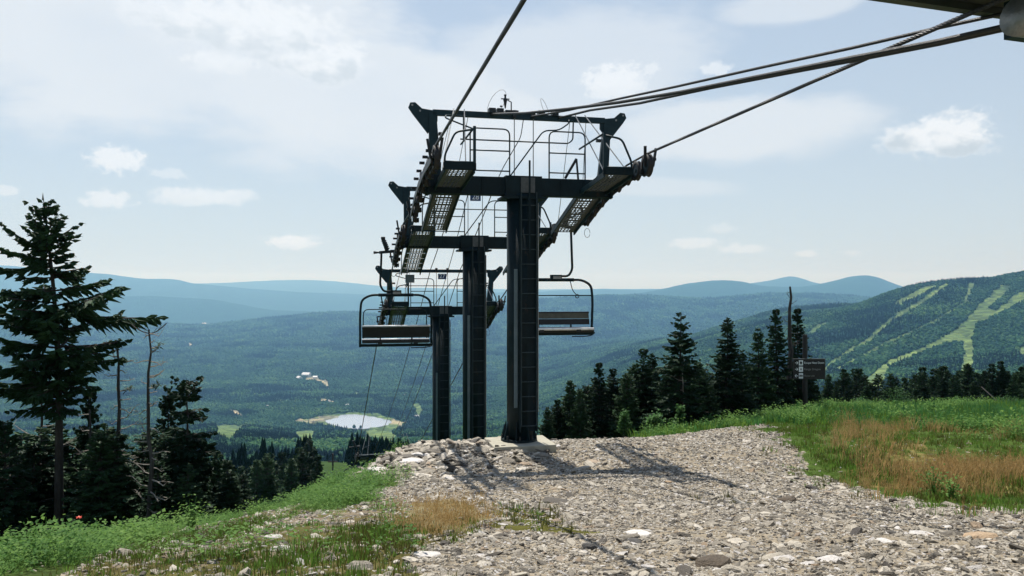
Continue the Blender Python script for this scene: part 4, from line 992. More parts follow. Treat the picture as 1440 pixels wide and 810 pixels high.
# ------------------------------------------------------------------ lift towers
TH = math.atan(.2277); CA, SA = math.cos(TH), math.sin(TH)
AX = Vector((CA, SA, 0)); DN = Vector((-SA, CA, 0))            # across the line; down the line
def text_mesh(body, size, mat, depth=.004):
    cu = bpy.data.curves.new('lettering', 'FONT'); cu.body = body; cu.size = size; cu.extrude = depth; cu.align_x = 'CENTER'; cu.align_y = 'CENTER'
    o = bpy.data.objects.new('lettering', cu); COL.objects.link(o); dg = bpy.context.evaluated_depsgraph_get(); me = bpy.data.meshes.new_from_object(o.evaluated_get(dg)); bpy.data.objects.remove(o)
    me.materials.clear(); me.materials.append(mat); return me
def interp(P, a): return float(np.interp(a, [p[0] for p in P], [p[1] for p in P]))
def sheave_parts():
    """one sheave: steel disc with a rubber liner, axle along local X"""
    d = MB(); d.tube([(-.022, 0, 0), (.022, 0, 0)], .135, 18); d.tube([(-.045, 0, 0), (.045, 0, 0)], .04, 8)
    l = MB(); n = 20
    for (ra, rb, x) in ((.136, .19, .028), (.136, .19, -.028)): pass
    vs = []; 
    for x, r in ((-.035, .137), (-.035, .20), (-.012, .182), (.012, .182), (.035, .20), (.035, .137)):
        for k in range(n): a = 2 * math.pi * k / n; vs.append((x, r * math.cos(a), r * math.sin(a)))
    f = [(j * n + k, j * n + (k + 1) % n, (j + 1) * n + (k + 1) % n, (j + 1) * n + k) for j in range(5) for k in range(n)]
    l.add(vs, f); return d.mesh('sheave', M_BLUEG, False), l.mesh('liner', M_RUBBER, True)
SH_D, SH_L = sheave_parts()
def tower(pos, zarm, label, number, rope, walk, arm_t=.34, pole_w=.60, detail=True, frame=True):
    """pos: pole foot x,y,z ; zarm: height of the crossarm's top; rope, walk: (along, height rel. to arm top)"""
    x0, y0, zb = pos; Hh = zarm - zb
    T = empty('lift_tower', (x0, y0, zb), TH, label, 'ski lift tower', 'towers of the chairlift')
    # --- pole: two deep flanges with a webbed box between, ladder on the near face
    p = MB(); hw = pole_w / 2; zt = Hh - arm_t
    p.tube([(0, .02, 0), (0, .02, zt + .02)], hw * .95, 24); p.build('pole', M_GREEN, T, True)
    fl = MB(); fl.box((-.08, -hw * .86, zt / 2 + .1), (.025, .18, zt - .25)); fl.build('guide_flange', M_GREEN, T)
    fl = MB(); fl.box((hw * .93, -hw * .55, zt / 2 + .1), (.025, .34, zt - .25)); fl.build('guide_flange', M_GREEN, T)
    yl = -hw - .03
    bk = MB(); bk.box((hw * .34, -hw * .80, zt / 2 + .1), (hw * 1.2, .02, zt - .25)); bk.build('back_plate', M_GREEN, T)
    lad = MB(); lad.box((-.06, yl, zt / 2 + .2), (.016, .03, zt - .3)); lad.box((hw * .89, yl, zt / 2 + .2), (.016, .03, zt - .3)); L_ = lad.build('ladder', M_RUNG, T)
    n = int((zt - .2) / .305); rm = None
    for k in range(n):
        if rm is None: q = MB(); q.tube([(-.06, 0, 0), (hw * .89, 0, 0)], .010, 6); rm = q.mesh('rung', M_RUNG)
        o = link_mesh('rung', rm, L_); o.location = (0, yl, .35 + k * .305)
    sr = MB(); sr.box((hw * .36, yl - .03, zt - .25), (.035, .03, 1.9)); sr.build('safety_rail', M_GREEN, T)
    cd = MB(); cd.box((-.155, yl + .10, zt * .42), (.07, .03, zt * .56)); cd.build('cable_cover', M_STRIP, T)
    cd = MB(); cd.tube([(hw + .05, -.1, .6), (hw + .05, -.1, zt * .97)], .018, 6); cd.build('conduit', M_GALV, T)
    # --- flared foot with gussets and bolts
    ft = MB(); ft.tube([(-.03, .02, 0), (-.03, .02, .05)], hw * 1.28, 20); ft.build('base_plate', M_GREEN, T)
    for k in range(8):
        a = 2 * math.pi * (k + .5) / 8; d = Vector((math.cos(a), math.sin(a), 0)); s = Vector((-math.sin(a), math.cos(a), 0)) * .02
        q = MB(); q.prism([(hw * .9, .05), (hw * 1.26, .05), (hw * 1.24, .12), (hw * .92, .42)], d, (0, 0, 1), (-.03, .02, 0), s); q.build('gusset', M_GREEN, T)
        q = MB(); q.tube([Vector((-.03, .02, .05)) + d * hw * 1.16 + s * 4, Vector((-.03, .02, .13)) + d * hw * 1.16 + s * 4], .022, 6); q.build('anchor_bolt', M_DARK, T)
    # --- crossarm
    za = Hh; t = arm_t
    ca = MB(); ca.box((-.05, 0, za - t / 2), (3.96, .30, t)); 
    for sx in (-1, 1): ca.box((sx * 1.955, 0, za - t / 2 + .01), (.05, .44, t + .06))
    ca.build('crossarm', M_GREEN, T)
    cc = MB(); cc.box((.02, -.02, za - t / 2), (.78, .42, t + .05)); cc.box((.02, -.0, za - t - .06), (.92, .6, .05)); cc.build('arm_saddle', M_GREEN, T)
    cp = MB(); cp.box((.10, -.245, za - t * .45), (.30, .025, t * .85)); cp.build('saddle_plate', M_GALVD, T)
    for sx in (-1.35, -.85, .85, 1.35):
        q = MB(); q.box((sx, -.155, za - t / 2), (.02, .03, t * .92)); q.build('stiffener', M_GREEN, T)
    for sx in (-1, 1):
        q = MB(); q.prism([(.24, 0), (.40, 0), (.24, -.14)], (sx, 0, 0), (0, 0, 1), (0, 0, za - t), (0, .03, 0)); q.build('knee_brace', M_GREEN, T)
    # --- lifting frame
    zf = za + 1.30; hb = 1.86
    for sx in (-1, 1) if frame else ():
        q = MB(); q.prism([(-.13, 0), (.10, 0), (.17, 1.30), (.02, 1.30)] if sx > 0 else [(-.10, 0), (.15, 0), (.04, 1.30), (-.11, 1.30)], (1, 0, 0), (0, 0, 1), (sx * (hb - .03), 0, za), (0, .10, 0)); q.build('frame_leg', M_BLUEG, T)
        q = MB(); q.prism([(-.10, -.16), (.10, -.42), (.42, -.02), (.50, .10), (.46, .20), (.36, .21), (.22, .09), (-.10, .05)], (sx, 0, 0), (0, 0, 1), (sx * hb, .0, zf - .02), (0, .05, 0))
        q.build('lifting_horn', M_BLUEG, T)
        for hx, hz in ((.42, .13), (.26, .02)):
            w = MB(); w.tube([(sx * (hb + hx), -.035, zf + hz), (sx * (hb + hx), -.022, zf + hz)], .022, 8); w.build('horn_eye', M_GALV, T)
        if detail:
            q = MB(); q.box((sx * (hb - .16), -.09, za + .85), (.10, .08, .06)); q.build('bracket', M_DARK, T)
    r = .016
    def rail(pts, rad=.09, rr=r, name='handrail', m=M_BLUEG): q = MB(); q.tube(arc_pts(pts, rad), rr, 6); q.build(name, m, T, True)
    if frame:
        q = MB(); q.box((0, 0, zf), (2 * hb, .10, .115)); q.build('top_beam', M_BLUEG, T)
        for xr in (-.15, .26):
            q = MB(); q.tube([(xr, -.07, za - .02), (xr, -.07, zf + .05)], .011, 5); q.build('hanger_rod', M_GALV, T)
            q = MB(); q.box((xr, -.03, zf + .03), (.07, .18, .16)); q.build('clamp', M_DARK, T)
        # --- handrails above the crossarm
        for (xa, xb) in ((-1.08, -.24), (.62, 1.42)):
            rail([(xa, -.02, za), (xa, -.02, za + 1.02), (xb, -.02, za + 1.02), (xb, -.02, za)], .14)
            for zz in (.56, .14): rail([(xa, -.02, za + zz), (xb, -.02, za + zz)])
        rail([(-1.30, -.10, za + .76), (1.02, -.10, za + .76), (1.12, -.10, za + .84), (1.13, -.10, za + 1.22)], .08)
        rail([(-.26, -.16, za + .02), (.46, -.16, za + 1.0), (.80, -.16, za + 1.02), (1.02, -.12, za + 1.18), (1.04, -.1, za + 1.26)], .12)
        rail([(-1.16, -.1, za + 1.24), (-1.62, -.3, za + 1.20), (-1.66, -.4, za + 1.12), (-1.30, -.3, za + 1.02), (-1.02, -.1, za + .98)], .14)
        q = MB(); q.box((-1.22, -.05, za + 1.02), (.035, .035, .55)); q.build('hanger_bar', M_BLUEG, T)
        q = MB(); q.bar((.95, -.1, za + .02), (1.20, -.1, za + .44), .05); q.bar((1.20, -.1, za + .44), (1.24, -.1, za), .035); q.build('tool_lever', M_DARK, T)
    # --- catwalks
    for sx in (-1, 1):
        xc = sx * 1.56; wdt = .56; a0, a1 = walk[0][0], walk[-1][0]
        CW = MB(); 
        for side in (-1, 1):
            for (pa, pb) in zip(walk[:-1], walk[1:]): CW.bar((xc + side * wdt / 2, pa[0], za + pa[1]), (xc + side * wdt / 2, pb[0], za + pb[1]), .025, .11)
        C = CW.build('catwalk', M_BLUEG, T)
        n = int(round((a1 - a0) / .36)); gm = {}
        for k in range(n):
            a = a0 + (k + .5) * (a1 - a0) / n; z = za + interp(walk, a) + .02; sl = (interp(walk, a + .05) - interp(walk, a - .05)) / .1
            key = round(sl, 2)
            if key not in gm:
                q = MB(); L2 = .33
                for xx, ww in ((-.23, .11), (-.085, .028), (.0, .028), (.085, .028), (.23, .11), (-.15, .028), (.15, .028)): q.box((xx, 0, 0), (ww, L2, .008))
                for j in range(4): q.box((0, -L2 / 2 + .015 + j * (L2 - .03) / 3, .001), (wdt - .03, .026 if j in (1, 2) else .034, .008))
                gm[key] = q.mesh('grating', M_GALVD)
            o = link_mesh('grating', gm[key], C); o.location = (xc, a, z); o.rotation_euler = (math.atan(sl) - .03, 0, 0)
        if sx < 0 and number == '28': q = MB(); q.box((xc - .02, a1 + .02, za + walk[-1][1] - .16), (.27, .03, .24)); q.build('end_panel', M_STRIP, T)
        # toe board and the rail at the near end
        ze = za + walk[0][1]; ye = walk[0][0]; xi = xc - sx * wdt / 2; xo = xc + sx * wdt / 2
        q = MB(); q.box((xc, ye - .01, ze + .06), (wdt + .06, .03, .13)); q.build('toe_board', M_GREEN, T)
        q = MB(); q.bar((xi, ye, ze), (xi, ye, ze + .82), .05); q.build('rail_post', M_BLUEG, T)
        rail([(xo, ye, ze + .1), (xo, ye, ze + .26), (xc + sx * .08, ye, ze + .70), (xi, ye, ze + .76)], .1, .021)
        rail([(xo, ye, ze + .14), (xi, ye, ze + .14)], .1, .021)
        rail([(xi, ye, ze + .80), (xi, -.05, za + .66)], .05, .02)
        rail([(xo, 0.1, za + walk[1][1]), (xo, .1, za + walk[1][1] + .55), (xo, a1 - .1, za + walk[-1][1] + .55), (xo, a1 - .1, za + walk[-1][1])], .12, .014)
        # stay rods from the top beam
        for (xa, xb, yb) in ((1.20, 1.40, ye + .25), (1.42, 1.86, ye + .15)):
            zz = za + interp(walk, yb)
            q = MB(); q.tube([(sx * xa, 0, zf + .10), (sx * xb, yb, zz + .05)], .013, 5); q.build('stay_rod', M_GALV, T)
        for (xa, xb, yb) in ((1.10, 1.30, a1 - .5), (1.45, 1.80, a1 - .7)):
            q = MB(); q.tube([(sx * xa, 0, zf + .06), (sx * xb, yb, za + interp(walk, yb) + .05)], .007, 4); q.build('stay_rod', M_GALV, T)
        # --- sheave train
        xs = 2.0 if sx > 0 else -2.06; ra, rb = rope[0][0], rope[-1][0]; S = MB()
        for (pa, pb) in zip(rope[:-1], rope[1:]): S.bar((xs + sx * .09, pa[0], za + pa[1] - .26), (xs + sx * .09, pb[0], za + pb[1] - .26), .02, .13)
        S.box((xs - sx * .02, 0, za - .12), (.16, .18, .34)); ST = S.build('sheave_train', M_DARK, T)
        n = max(6, int((rb - ra) / .44)); 
        for k in range(n):
            a = ra + .05 + k * (rb - ra - .1) / (n - 1); z = za + interp(rope, a) - .22
            o = link_mesh('sheave', SH_D, ST); o.location = (xs, a, z); o2 = link_mesh('liner', SH_L, ST); o2.location = (xs, a, z)
            if k == 0: o.scale = o2.scale = (1.3, 1.12, 1.12)
            q = MB(); q.box((xs + sx * .06, a, z + .0), (.03, .30, .06)); q.box((xs + sx * .13, a, z + .12), (.10, .05, .05)); q.box((xs - sx * .08, a + .1, z - .12), (.05, .12, .10)); q.build('rocker_arm', M_DARK, ST)
        for e in (0, -1):
            a, z = rope[e]; q = MB(); q.bar((xs - sx * .06, a, za + z - .25), (xs - sx * .10, a - .1 * (1 if e == 0 else -1), za + z + .12), .05, .03); q.bar((xs + sx * .10, a, za + z - .25), (xs + sx * .16, a, za + z + .10), .04, .05); q.build('rope_catcher', M_DARK, ST)
        # small loops of loose wire under the far end
        q = MB(); c = Vector((xs + sx * .05, rb + .05, za + rope[-1][1] - .55)); q.tube([c + Vector((.07 * math.cos(k * .6), 0, .11 * math.sin(k * .6))) for k in range(11)], .006, 4); q.build('wire_loop', M_CABLE, T)
    if number:
        q = MB(); q.box((.055, -.10, zf - .20), (.30, .02, .20)); pl = q.build('number_plate', M_PLATE, T)
        me = text_mesh(number, .21, M_LET); o = link_mesh('digits', me, pl); o.location = (.055, -.1115, zf - .195); o.rotation_euler = (R(90), 0, 0)
    return T
ZB1 = h1(.18, 16.8) + .10
R1 = [(-2.1, .26), (-1.0, .20), (0, .05), (.8, -.14), (1.7, -.45)]
T1 = tower((.18, 16.8, ZB1), 2.31, 'nearest lift tower, standing on a pale concrete footing in the gravel', None, R1, [(-1.65, -.10), (0, -.28), (2.15, -.98)], .37)
R2 = [(-1.2, .22), (0, -.03), (1.3, -.45)]
T2 = tower((-1.10, 22.4, h1(-1.1, 22.4)), 1.44, 'second lift tower, half hidden behind the nearest, with number plate 28', '28', R2, [(-1.5, .02), (0, -.35), (1.9, -1.0)], .33)
R3 = [(-1.3, .30), (0, .02), (1.3, -.50)]
T3 = tower((-2.63, 29.2, h1(-2.63, 29.2)), -.68, 'third lift tower, farthest of the three poles, with number plate 27', '27', R3, [(-1.2, .05), (0, -.35), (1.6, -1.05)], .30)
R4 = [(-1.2, .45), (0, .02), (1.2, -.45)]
T4p = (.18 - .2277 * 40.4, 57.2)
T4 = tower((T4p[0], T4p[1], min(h1(*T4p), -17.5)), -11.9, 'fourth lift tower far down the slope, only its head in view past the rim', None, R4, [(-1.2, .05), (0, -.3), (1.4, -.9)], .30, frame=False)
# gear on top of the first tower
def t1_extras():
    zf = 2.31 + 1.30 - ZB1
    q = MB(); q.tube([(-.20, 0, zf + .05), (-.20, 0, zf + .30), (-.28, 0, zf + .34)], .014, 5); q.tube([(-.33, 0, zf + .16), (-.33, 0, zf + .30), (-.33, 0, zf + .34), (-.33, 0, zf + .40), (-.33, 0, zf + .45)], [.012, .035, .045, .018, .03], 8); q.bar((-.42, 0, zf + .36), (-.24, 0, zf + .36), .02); q.tube([(-.44, 0, zf + .20), (-.40, 0, zf + .20)], .02, 6); q.box((-.20, 0, zf + .08), (.28, .16, .07)); q.build('wind_sensor', M_DARK, T1)
    for x in (-.62, .44, .74, -.45):
        q = MB(); q.box((x, -.02, zf + .09), (.14, .16, .10)); q.build('cable_clamp', M_DARK, T1)
    q = MB(); c = Vector((-.52, -.05, zf + .26)); q.tube([c + Vector((.16 * math.cos(a) + .12 * math.sin(a), 0, .28 * math.sin(a))) for a in [k * .42 - 1.5 for k in range(15)]], .004, 4); q.build('wire_loop', M_CABLE, T1)
    q = MB(); c = Vector((.52, -.05, zf + .20)); q.tube([c + Vector((.05 * math.cos(a) - .08 * math.sin(a), 0, .20 * math.sin(a))) for a in [k * .42 - 1.5 for k in range(15)]], .004, 4); q.build('wire_loop', M_CABLE, T1)
    q = MB(); q.tube(arc_pts([(.05, -.06, zf - .05), (-.02, -.1, zf - .45), (-.40, -.1, zf - 1.1), (-.5, 0, zf - 1.35)], .1), .009, 4); q.build('wire', M_CABLE, T1)
t1_extras()
# concrete footing
mb = MB(); zp = ZB1; mb.box((0, 0, 0), (1.30, 1.10, .5)); pad = mb.build('concrete_footing', M_CONC)
bv = pad.modifiers.new('bevel', 'BEVEL'); bv.width = .02; bv.segments = 2
pad.location = (.16, 16.72, zp - .25); pad.rotation_euler = (0, 0, TH); tag(pad, 'pale square concrete footing under the nearest lift tower', 'footing')

# ------------------------------------------------------------------ ropes and cables
def world_rope(T, zarm, prof, sx): return [T + AX * (2.0 if sx > 0 else -2.06) + DN * a + Vector((0, 0, zarm + z)) for a, z in prof]
P1, P2, P3, P4 = Vector((.18, 16.8, 0)), Vector((-1.1, 22.4, 0)), Vector((-2.63, 29.2, 0)), Vector((T4p[0], T4p[1], 0))
def haul(sx):
    if sx > 0: pts = [P1 + AX * 2.0 - DN * 40 + Vector((0, 0, 2.72)), P1 + AX * 2.0 - DN * 9 + Vector((0, 0, 2.60))]
    else: pts = [Vector((6.9, -25.5, 2.72)), Vector((.12, 7.1, 2.60))]
    for Pn, za, pr in ((P1, 2.31, R1), (P2, 1.44, R2), (P3, -.68, R3), (P4, -11.9, R4)): pts += world_rope(Pn, za, pr, sx)
    e = P4 + AX * (2.0 if sx > 0 else -2.06) + DN * 120 + Vector((0, 0, -46)); pts.append(e); return pts
def on_rope(sx, Y):
    p = haul(sx)
    for a, b in zip(p[:-1], p[1:]):
        if a.y <= Y <= b.y: return a.lerp(b, (Y - a.y) / (b.y - a.y))
def rope_strands(pts, r, name, label, mat, cat='cable', twist=0):
    """core rope plus, on the near span, the helical lay of its strands"""
    mb = MB(); mb.tube(pts, r, 8); 
    if twist:
        a, b = twist; Lg = (b - a).length; d = (b - a).normalized(); u = d.cross(Vector((0, 0, 1))).normalized(); w = d.cross(u); n = int(Lg / .018)
        for s in range(6):
            mb.tube([a + d * (Lg * k / n) + (u * math.cos(k * .36 + s * 1.047) + w * math.sin(k * .36 + s * 1.047)) * r * .86 for k in range(n + 1)], r * .36, 4, cap=False)
    o = mb.build(name, mat); tag(o, label, cat); return o
LH, RH = haul(-1), haul(1)
rope_strands(LH, .021, 'haul_rope', 'left haul rope running from overhead over the tower sheaves down the valley', M_ROPE, twist=(LH[1].lerp(LH[0], .12), LH[2]))
rope_strands(RH, .021, 'haul_rope', 'right haul rope coming out from under the dark terminal to the right sheaves', M_ROPE, twist=(P1 + AX * 2.0 - DN * 12 + Vector((0, 0, 2.61)), RH[2]))
def plan_cable(pts_px, A, B, r, label, pre=None):
    """cable hanging in the vertical plane through plan points A and B, read at the given bearings and elevations"""
    A = Vector(A); B = Vector(B); out = [pre] if pre else []
    for px, py in pts_px:
        k = (px - 720) / F; d = B - A; t = (k * A.y - A.x) / (d.x - k * d.y); p = A + d * t; out.append(Vector((p.x, p.y, (404 - py) / F * p.y)))
    a, b = out[-2], out[-1]; out.append(b + (b - a).normalized() * 2.5)
    mb = MB(); mb.tube(out, r, 8); o = mb.build('control_cable', M_CABLE); tag(o, label, 'cable'); return o
plan_cable([(748, 163), (800, 154), (870, 138), (950, 121), (1070, 94), (1200, 66), (1320, 38), (1440, 12)], (.42, 16.75), (4.9, 7.0), .020, 'upper black control cable sagging from the first tower to the terminal')
plan_cable([(690, 160), (740, 158), (800, 152), (870, 143), (960, 128), (1050, 110), (1200, 80), (1320, 57), (1440, 30)], (-.45, 16.65), (4.6, 6.8), .026, 'lower thick black control cable sagging from the first tower to the terminal')
plan_cable([(786, 165), (830, 154), (900, 144), (1000, 122.5), (1100, 103), (1200, 84), (1320, 60.5), (1440, 34)], (1.0, 16.9), (4.7, 6.7), .024, 'black control cable running close under the thick one from the right of the top beam')
def comm(x1, x2, x3, x4, r, lb):
    b = P2 + AX * x2 + Vector((0, 0, 2.82)); c = P3 + AX * x3 + Vector((0, 0, .70)); d = P4 + AX * x4 + Vector((0, 0, -10.6)); e = P4 + AX * x4 + DN * 110 + Vector((0, 0, -43))
    pts = [b]
    for p, q, s in ((b, c, .08), (c, d, .5), (d, e, 1.2)):
        for k in range(1, 9): t = k / 8; v = p.lerp(q, t); v.z -= s * 4 * t * (1 - t); pts.append(v)
    mb = MB(); mb.tube(pts, r, 5); tag(mb.build('line_cable', M_CABLE), lb, 'cable')
comm(.35, -.1, .3, .5, .013, 'thin line cable from top beam to top beam, nearest the middle')
comm(-.5, -.45, -.35, -.4, .015, 'thin line cable along the left of the top beams down the valley')
comm(.9, .6, .75, .9, .015, 'thin line cable along the right of the top beams down the valley')

# ------------------------------------------------------------------ chairs
def chair(Y, sx, label, front, dh=0.0):
    g = on_rope(sx, Y); T = empty('lift_chair', (g.x, g.y, g.z - 3.02), TH * .8, label, 'chairlift chair', 'chairs hanging from the haul rope')
    zt = 3.02; hw = 1.02; z1 = zt - 1.46 + dh; o = -.32 if sx < 0 else .32     # hanger stands outboard of the rope
    q = MB(); q.bar((o * 1.5, 0, zt - .04), (o * .2, 0, zt), .07, .08); q.box((0, 0, zt - .02), (.16, .30, .12)); q.tube([(o * .8, 0, zt + .02), (o * .95, -.0, zt + .18), (o * 1.15, 0, zt + .34)], [.06, .065, .05], 10)
    for k in range(5): q.tube([(o * (.80 + .07 * k) - .07, 0, zt + .06 + .055 * k), (o * (.80 + .07 * k) + .07, 0, zt + .09 + .055 * k)], .022, 6)
    q.tube([(o * 1.5, 0, zt - .04), (o * 2.0, 0, zt - .04)], [.02, .045], 8); q.box((o * 1.15, 0, zt + .37), (.12, .10, .08)); q.build('grip', M_DARK, T)
    q = MB(); q.tube(arc_pts([(o * 1.3, 0, zt - .06), (o * 1.32, 0, zt - .30), (o * 1.42, 0, zt - 1.18 + dh), (o * 1.1, 0, zt - 1.36 + dh), (0, 0, zt - 1.36 + dh)], .22, 6), .032, 10); q.build('hanger_arm', M_GREEN, T, True)
    z0 = z1 - 1.50
    q = MB(); q.box((0, 0, z1 + .07), (.30, .12, .13)); q.build('bail_joint', M_GREEN, T)
    q = MB(); q.box((.02, -.065, z1 + .06), (.22, .012, .07)); q.build('chair_number_plate', M_GALV, T)
    q = MB(); q.tube(arc_pts([(-hw, .10, z0), (-hw, 0, z0 + .95), (-hw * .96, 0, z1 - .14), (-.72, 0, z1), (.72, 0, z1), (hw * .96, 0, z1 - .14), (hw, 0, z0 + .95), (hw, .10, z0)], .30, 7), .034, 10); q.tube([(-.5, 0, z1), (.5, 0, z1)], .046, 8); q.build('bail_frame', M_GREEN, T, True)
    zs = z0 + .14
    q = MB()
    sgn = -1 if front else 1
    if front:
        q.prism([(-.02, 0), (.05, 0), (.08, .15), (.02, .15)], (0, -sgn, 0), (0, 0, 1), (0, -sgn * .17, zs + .31), (2 * hw - .12, 0, 0)); q.build('backrest', M_SEATO, T)
        q = MB(); q.prism([(-.02, 0), (.05, 0), (.07, .15), (.01, .15)], (0, -sgn, 0), (0, 0, 1), (0, -sgn * .12, zs + .15), (2 * hw - .12, 0, 0)); q.build('backrest_pad', M_SEATD, T)
    else: q.prism([(-.02, 0), (.05, 0), (.12, .32), (.05, .32)], (0, -sgn, 0), (0, 0, 1), (0, -sgn * .12, zs + .14), (2 * hw - .12, 0, 0)); q.build('backrest', M_SEATD, T)
    q = MB(); q.tube([(-hw + .05, -sgn * .22, zs + .47), (hw - .05, -sgn * .22, zs + .47)], .028, 8); q.build('backrest_rail', M_SEATD if front else M_SEATHI, T, True)
    q = MB(); q.prism([(0, 0), (.46, -.05), (.50, 0), (.46, .04), (0, .08)], (0, sgn, 0), (0, 0, 1), (0, -sgn * .20, zs + .0), (2 * hw - .12, 0, 0)); q.build('seat', M_SEATD, T)
    q = MB(); q.tube([(-hw + .05, sgn * .30, zs + .05), (hw - .05, sgn * .30, zs + .05)], .035, 8); q.build('seat_edge', M_SEATHI, T, True)
    for x in (-.45, .45): q = MB(); q.bar((x, .12, zs - .10), (x, -sgn * .15, zs + .20), .04); q.build('seat_bracket', M_GREEN, T)
    for x in (-.46, .55): q = MB(); q.box((x, -.30, zs + .0), (.12, .06, .07)); q.build('bracket', M_DARK, T)
    q = MB(); q.tube([(-hw, .1, zs - .10), (hw, .1, zs - .10)], .036, 8); q.tube([(-hw, -.2, zs - .06), (hw, -.2, zs - .06)], .026, 8); q.build('seat_beam', M_GREEN, T, True)
    # safety bar, swung up
    if front:
        q = MB(); q.tube([(-hw + .03, -.12, z1 - .42), (hw - .03, -.12, z1 - .42)], .017, 6); q.tube(arc_pts([(.38, -.05, z1 - .02), (.43, -.1, z1 - .28), (.55, -.12, z1 - .42)], .1), .013, 5)
        q.tube([Vector((.56, -.12, z1 - .44)) + Vector((.05 * math.cos(k * .8), 0, .05 * math.sin(k * .8))) for k in range(9)], .012, 5); q.build('safety_bar', M_GREEN, T, True)
    else:
        q = MB(); q.tube(arc_pts([(-hw + .09, .1, zs + .1), (-hw + .09, .16, z1 - .42), (hw - .13, .16, z1 - .42), (hw - .13, .1, zs + .1)], .16), .017, 6); q.build('safety_bar', M_GREEN, T, True)
    q = MB(); q.tube(arc_pts([(hw + .0, .10, z0 + .35), (hw + .04, -.05, z0 + .02), (hw - .2, -.1, z0 - .02), (hw - .6, -.1, z0 - .02)], .1), .015, 6); q.build('foot_rest', M_GREEN, T, True)
    return T
chair(23.0, -1, 'empty chair with black backrest hanging left of the towers', False, .20)
chair(21.4, 1, 'empty chair with olive backrest hanging right of the nearest tower pole', True)
chair(53.6, -1, 'distant chair frame just showing above weeds left of the rubble rim', False)

# ------------------------------------------------------------------ lift terminal above right of the viewer
def terminal():
    O = P1 - DN * 9.9 + Vector((0, 0, 0)); hh = 2.62
    edge = at(1330, 15, 7.6); c = Vector((edge.x, edge.y, 0)); zb = (404 - 15) / F * 7.6
    T = empty('lift_terminal', (c.x, c.y, h1(c.x, c.y)), TH + .10, 'dark underside of the lift terminal at the top right corner', 'lift terminal'); zl = zb - h1(c.x, c.y)
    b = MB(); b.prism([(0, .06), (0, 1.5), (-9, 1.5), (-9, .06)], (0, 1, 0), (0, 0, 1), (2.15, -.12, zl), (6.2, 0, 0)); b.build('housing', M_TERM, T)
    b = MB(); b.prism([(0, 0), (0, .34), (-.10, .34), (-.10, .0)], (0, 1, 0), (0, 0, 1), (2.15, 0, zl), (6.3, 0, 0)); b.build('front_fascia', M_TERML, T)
    for k in range(4): b = MB(); b.box((2.4, -1.2 - 1.9 * k, zl + .03), (6.0, .10, .05)); b.build('floor_rib', M_TERML, T)
    # tyre bank hanging below
    p = at(1432, 30, 7.0) - Vector((c.x, c.y, h1(c.x, c.y))); p = Matrix.Rotation(-TH - .10, 4, 'Z') @ p
    for k in range(3):
        b = MB(); b.tube([(p.x - .02, p.y - .5 * k, p.z + .05), (p.x + .16, p.y - .5 * k, p.z + .05)], .17, 20); b.build('drive_tyre', M_GALV, T, True)
    b = MB(); b.box((p.x + .30, p.y - .5, p.z + .10), (.34, 1.5, .34)); b.build('tyre_housing', M_BLUEG, T)
    # legs standing on the ground behind the viewer
    for sx in (-.2, 4.6):
        b = MB(); b.tube([(sx, -6.5, -.3), (sx, -6.5, zl + .1)], .25, 14); b.build('leg', M_GREEN, T, True)
terminal()

# ------------------------------------------------------------------ trail sign
def trail_sign():
    Y = 29.0; c = at(1137, 518, Y); zb = h1(at(1133, 500, Y).x, Y); T = empty('trail_sign', (at(1133, 500, Y).x, Y + .07, zb), 0, 'dark trail sign board with three white arrows on a tall black post', 'sign')
    top = at(1133, 470, Y).z - zb
    q = MB(); q.tube([(0, 0, -.3), (0, 0, top)], .085, 10); q.build('post', M_SIGN, T)
    u = Y / F; bx = (1137 - 1133) * u; bz = c.z - zb; Wd = 44 * u; Hd = 28 * u
    q = MB(); q.box((bx, -.11, bz), (Wd, .04, Hd)); B = q.build('board', M_SIGN, T)
    q = MB(); q.box((bx, -.11, bz + Hd / 2 + .012), (Wd + .03, .06, .02)); q.box((bx + Wd / 2 + .01, -.11, bz), (.02, .06, Hd)); q.build('board_edge', M_GALVD, T)
    x0 = bx - Wd / 2; y = -.134
    rows = [(bz + Hd * .32, 1, 'Escape Nest Down'), (bz + 0, 1, 'Range Dragon'), (bz - Hd * .33, -1, 'Stone Link')]
    for k, (z, d, s) in enumerate(rows):
        a = MB(); xa = x0 + .11; L_ = .11; w = .012
        a.bar((xa - L_ / 2, y, z), (xa + L_ / 2, y, z), .006, .018); tip = xa + d * L_ / 2
        a.bar((tip, y, z), (tip - d * .05, y, z + .05), .006, .018); a.bar((tip, y, z), (tip - d * .05, y, z - .05), .006, .018); a.build('arrow', M_LET, B)
        sq = MB(); sq.box((x0 + .27, y, z), (.15, .006, .19)); S = sq.build('symbol_square', M_LET, B)
        dm = MB()
        if k == 0: dm.prism([(0, .07), (.05, 0), (0, -.07), (-.05, 0)], (1, 0, 0), (0, 0, 1), (x0 + .27, y - .006, z), (0, .006, 0))
        elif k == 1: dm.prism([(0, .05), (.022, 0), (0, -.05), (-.022, 0)], (1, 0, 0), (0, 0, 1), (x0 + .27, y - .006, z), (0, .006, 0))
        else:
            for e in (-.033, .033): dm.prism([(0, .06), (.033, 0), (0, -.06), (-.033, 0)], (1, 0, 0), (0, 0, 1), (x0 + .27 + e, y - .006, z), (0, .006, 0))
        dm.build('symbol', M_SIGN, B)
        me = text_mesh(s, .105 if k < 2 else .09, M_LET if k == 0 else M_GALV); o = link_mesh('lettering', me, B); wd = max(v.co.x for v in me.vertices) - min(v.co.x for v in me.vertices)
        f = min(1.0, (Wd - .42) / wd); o.scale = (f, 1, 1); o.location = (x0 + .39 + wd * f / 2, y, z); o.rotation_euler = (R(90), 0, 0)
trail_sign()
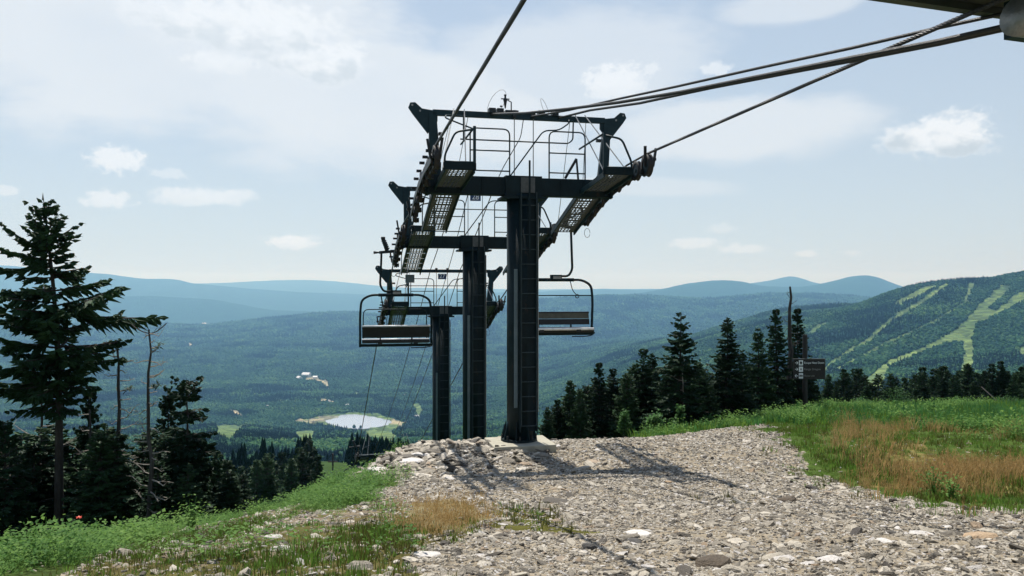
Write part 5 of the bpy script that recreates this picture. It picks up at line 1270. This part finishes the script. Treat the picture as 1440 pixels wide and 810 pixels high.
# small marker pole on the cut strip
_p = at(468, 637, 110); _z = h1(_p.x, 110); mb = MB(); T = empty('marker_pole', (_p.x, 110, _z), label='thin dark pole with a short crosspiece on the cut strip at left', cat='pole')
mb.tube([(0, 0, -.3), (0, 0, _p.z - _z)], .12, 6); mb.build('pole', M_SNAG, T); mb = MB(); mb.box((0, 0, _p.z - _z - 1.1), (1.3, .15, .15)); mb.build('crosspiece', M_SNAG, T)

# ------------------------------------------------------------------ houses far down in the valley
def house(px, py, wpx, label, rot, roofm=None):
    p = ground_at(px, py, 900); w = wpx / F * p.y; T = empty('house', p, rot, label, 'house', 'buildings in the valley'); d = w * .6; h = w * .32
    q = MB(); q.box((0, 0, h / 2 - 1), (w, d, h + 2)); q.build('wall', M_WALL, T)
    q = MB(); q.prism([(-d * .6, 0), (d * .6, 0), (0, h * .8)], (0, 1, 0), (0, 0, 1), (0, 0, h), (w * 1.08, 0, 0)); q.build('roof', roofm or M_ROOF, T)
    for k in range(3): q = MB(); q.box((-w * .3 + k * w * .3, -d / 2 - .1, h * .5), (w * .12, .3, h * .35)); q.build('window', M_PANE, T)
for k, (px, py, w, lb) in enumerate([(421, 533, 9, 'pale building at the left of the valley clearing'), (431, 529, 11, 'larger building with a grey roof on the valley clearing'), (443, 531, 6, 'small building right of the large one on the clearing'), (488, 570, 5, 'lone white house above the lake'),
        (462, 564, 5, 'white house on the road behind the lake'), (572, 556, 5, 'white house between the cables left of the third tower'), (586, 586, 6, 'pale house right of the lake under the cables'), (262, 481, 4, 'far white house by the pale road'), (377, 571, 4, 'small white house at the wood edge left of the lake'), (287, 456, 5, 'far pale farm building on the plain')]):
    house(px, py, w, lb, .3 * ((k * 37) % 7 - 3))
# two lone trees on the near shore of the lake
for k, (px, py, lb) in enumerate([(498, 602, 'round tree standing on the near shore of the lake'), (507, 603, 'slimmer tree to the right on the lake shore')]):
    p = ground_at(px, py, 1500); T = empty('shore_tree', p, label=lb, cat='tree'); mb = MB(); mb.tube([(0, 0, -1), (0, 0, 6)], [.5, .3], 6); mb.build('trunk', M_BARK, T); o = link_mesh('crown', crown_mesh(70 + k, M_BROAD), T); o.scale = (7 - 2 * k, 7 - 2 * k, 9); o.location = (0, 0, 3)

# ------------------------------------------------------------------ the air
def haze():
    mb = MB(); mb.box((0, 0, -12), (80000, 80000, 1330)); o = mb.build('haze', None); tag(o, 'thin summer haze over the valley', 'haze', kind='stuff')
    m = bpy.data.materials.new('haze air'); m.use_nodes = True; N = m.node_tree.nodes; L = m.node_tree.links; N.clear()
    out = N.new('ShaderNodeOutputMaterial'); v = N.new('ShaderNodeVolumePrincipled'); v.inputs['Density'].default_value = HAZE_DENSITY; v.inputs['Color'].default_value = (.27, .58, 1.0, 1); v.inputs['Absorption Color'].default_value = (1, 1, 1, 1); v.inputs['Anisotropy'].default_value = .3
    L.new(v.outputs[0], out.inputs['Volume']); o.data.materials.append(m); o.display_type = 'WIRE'
haze()
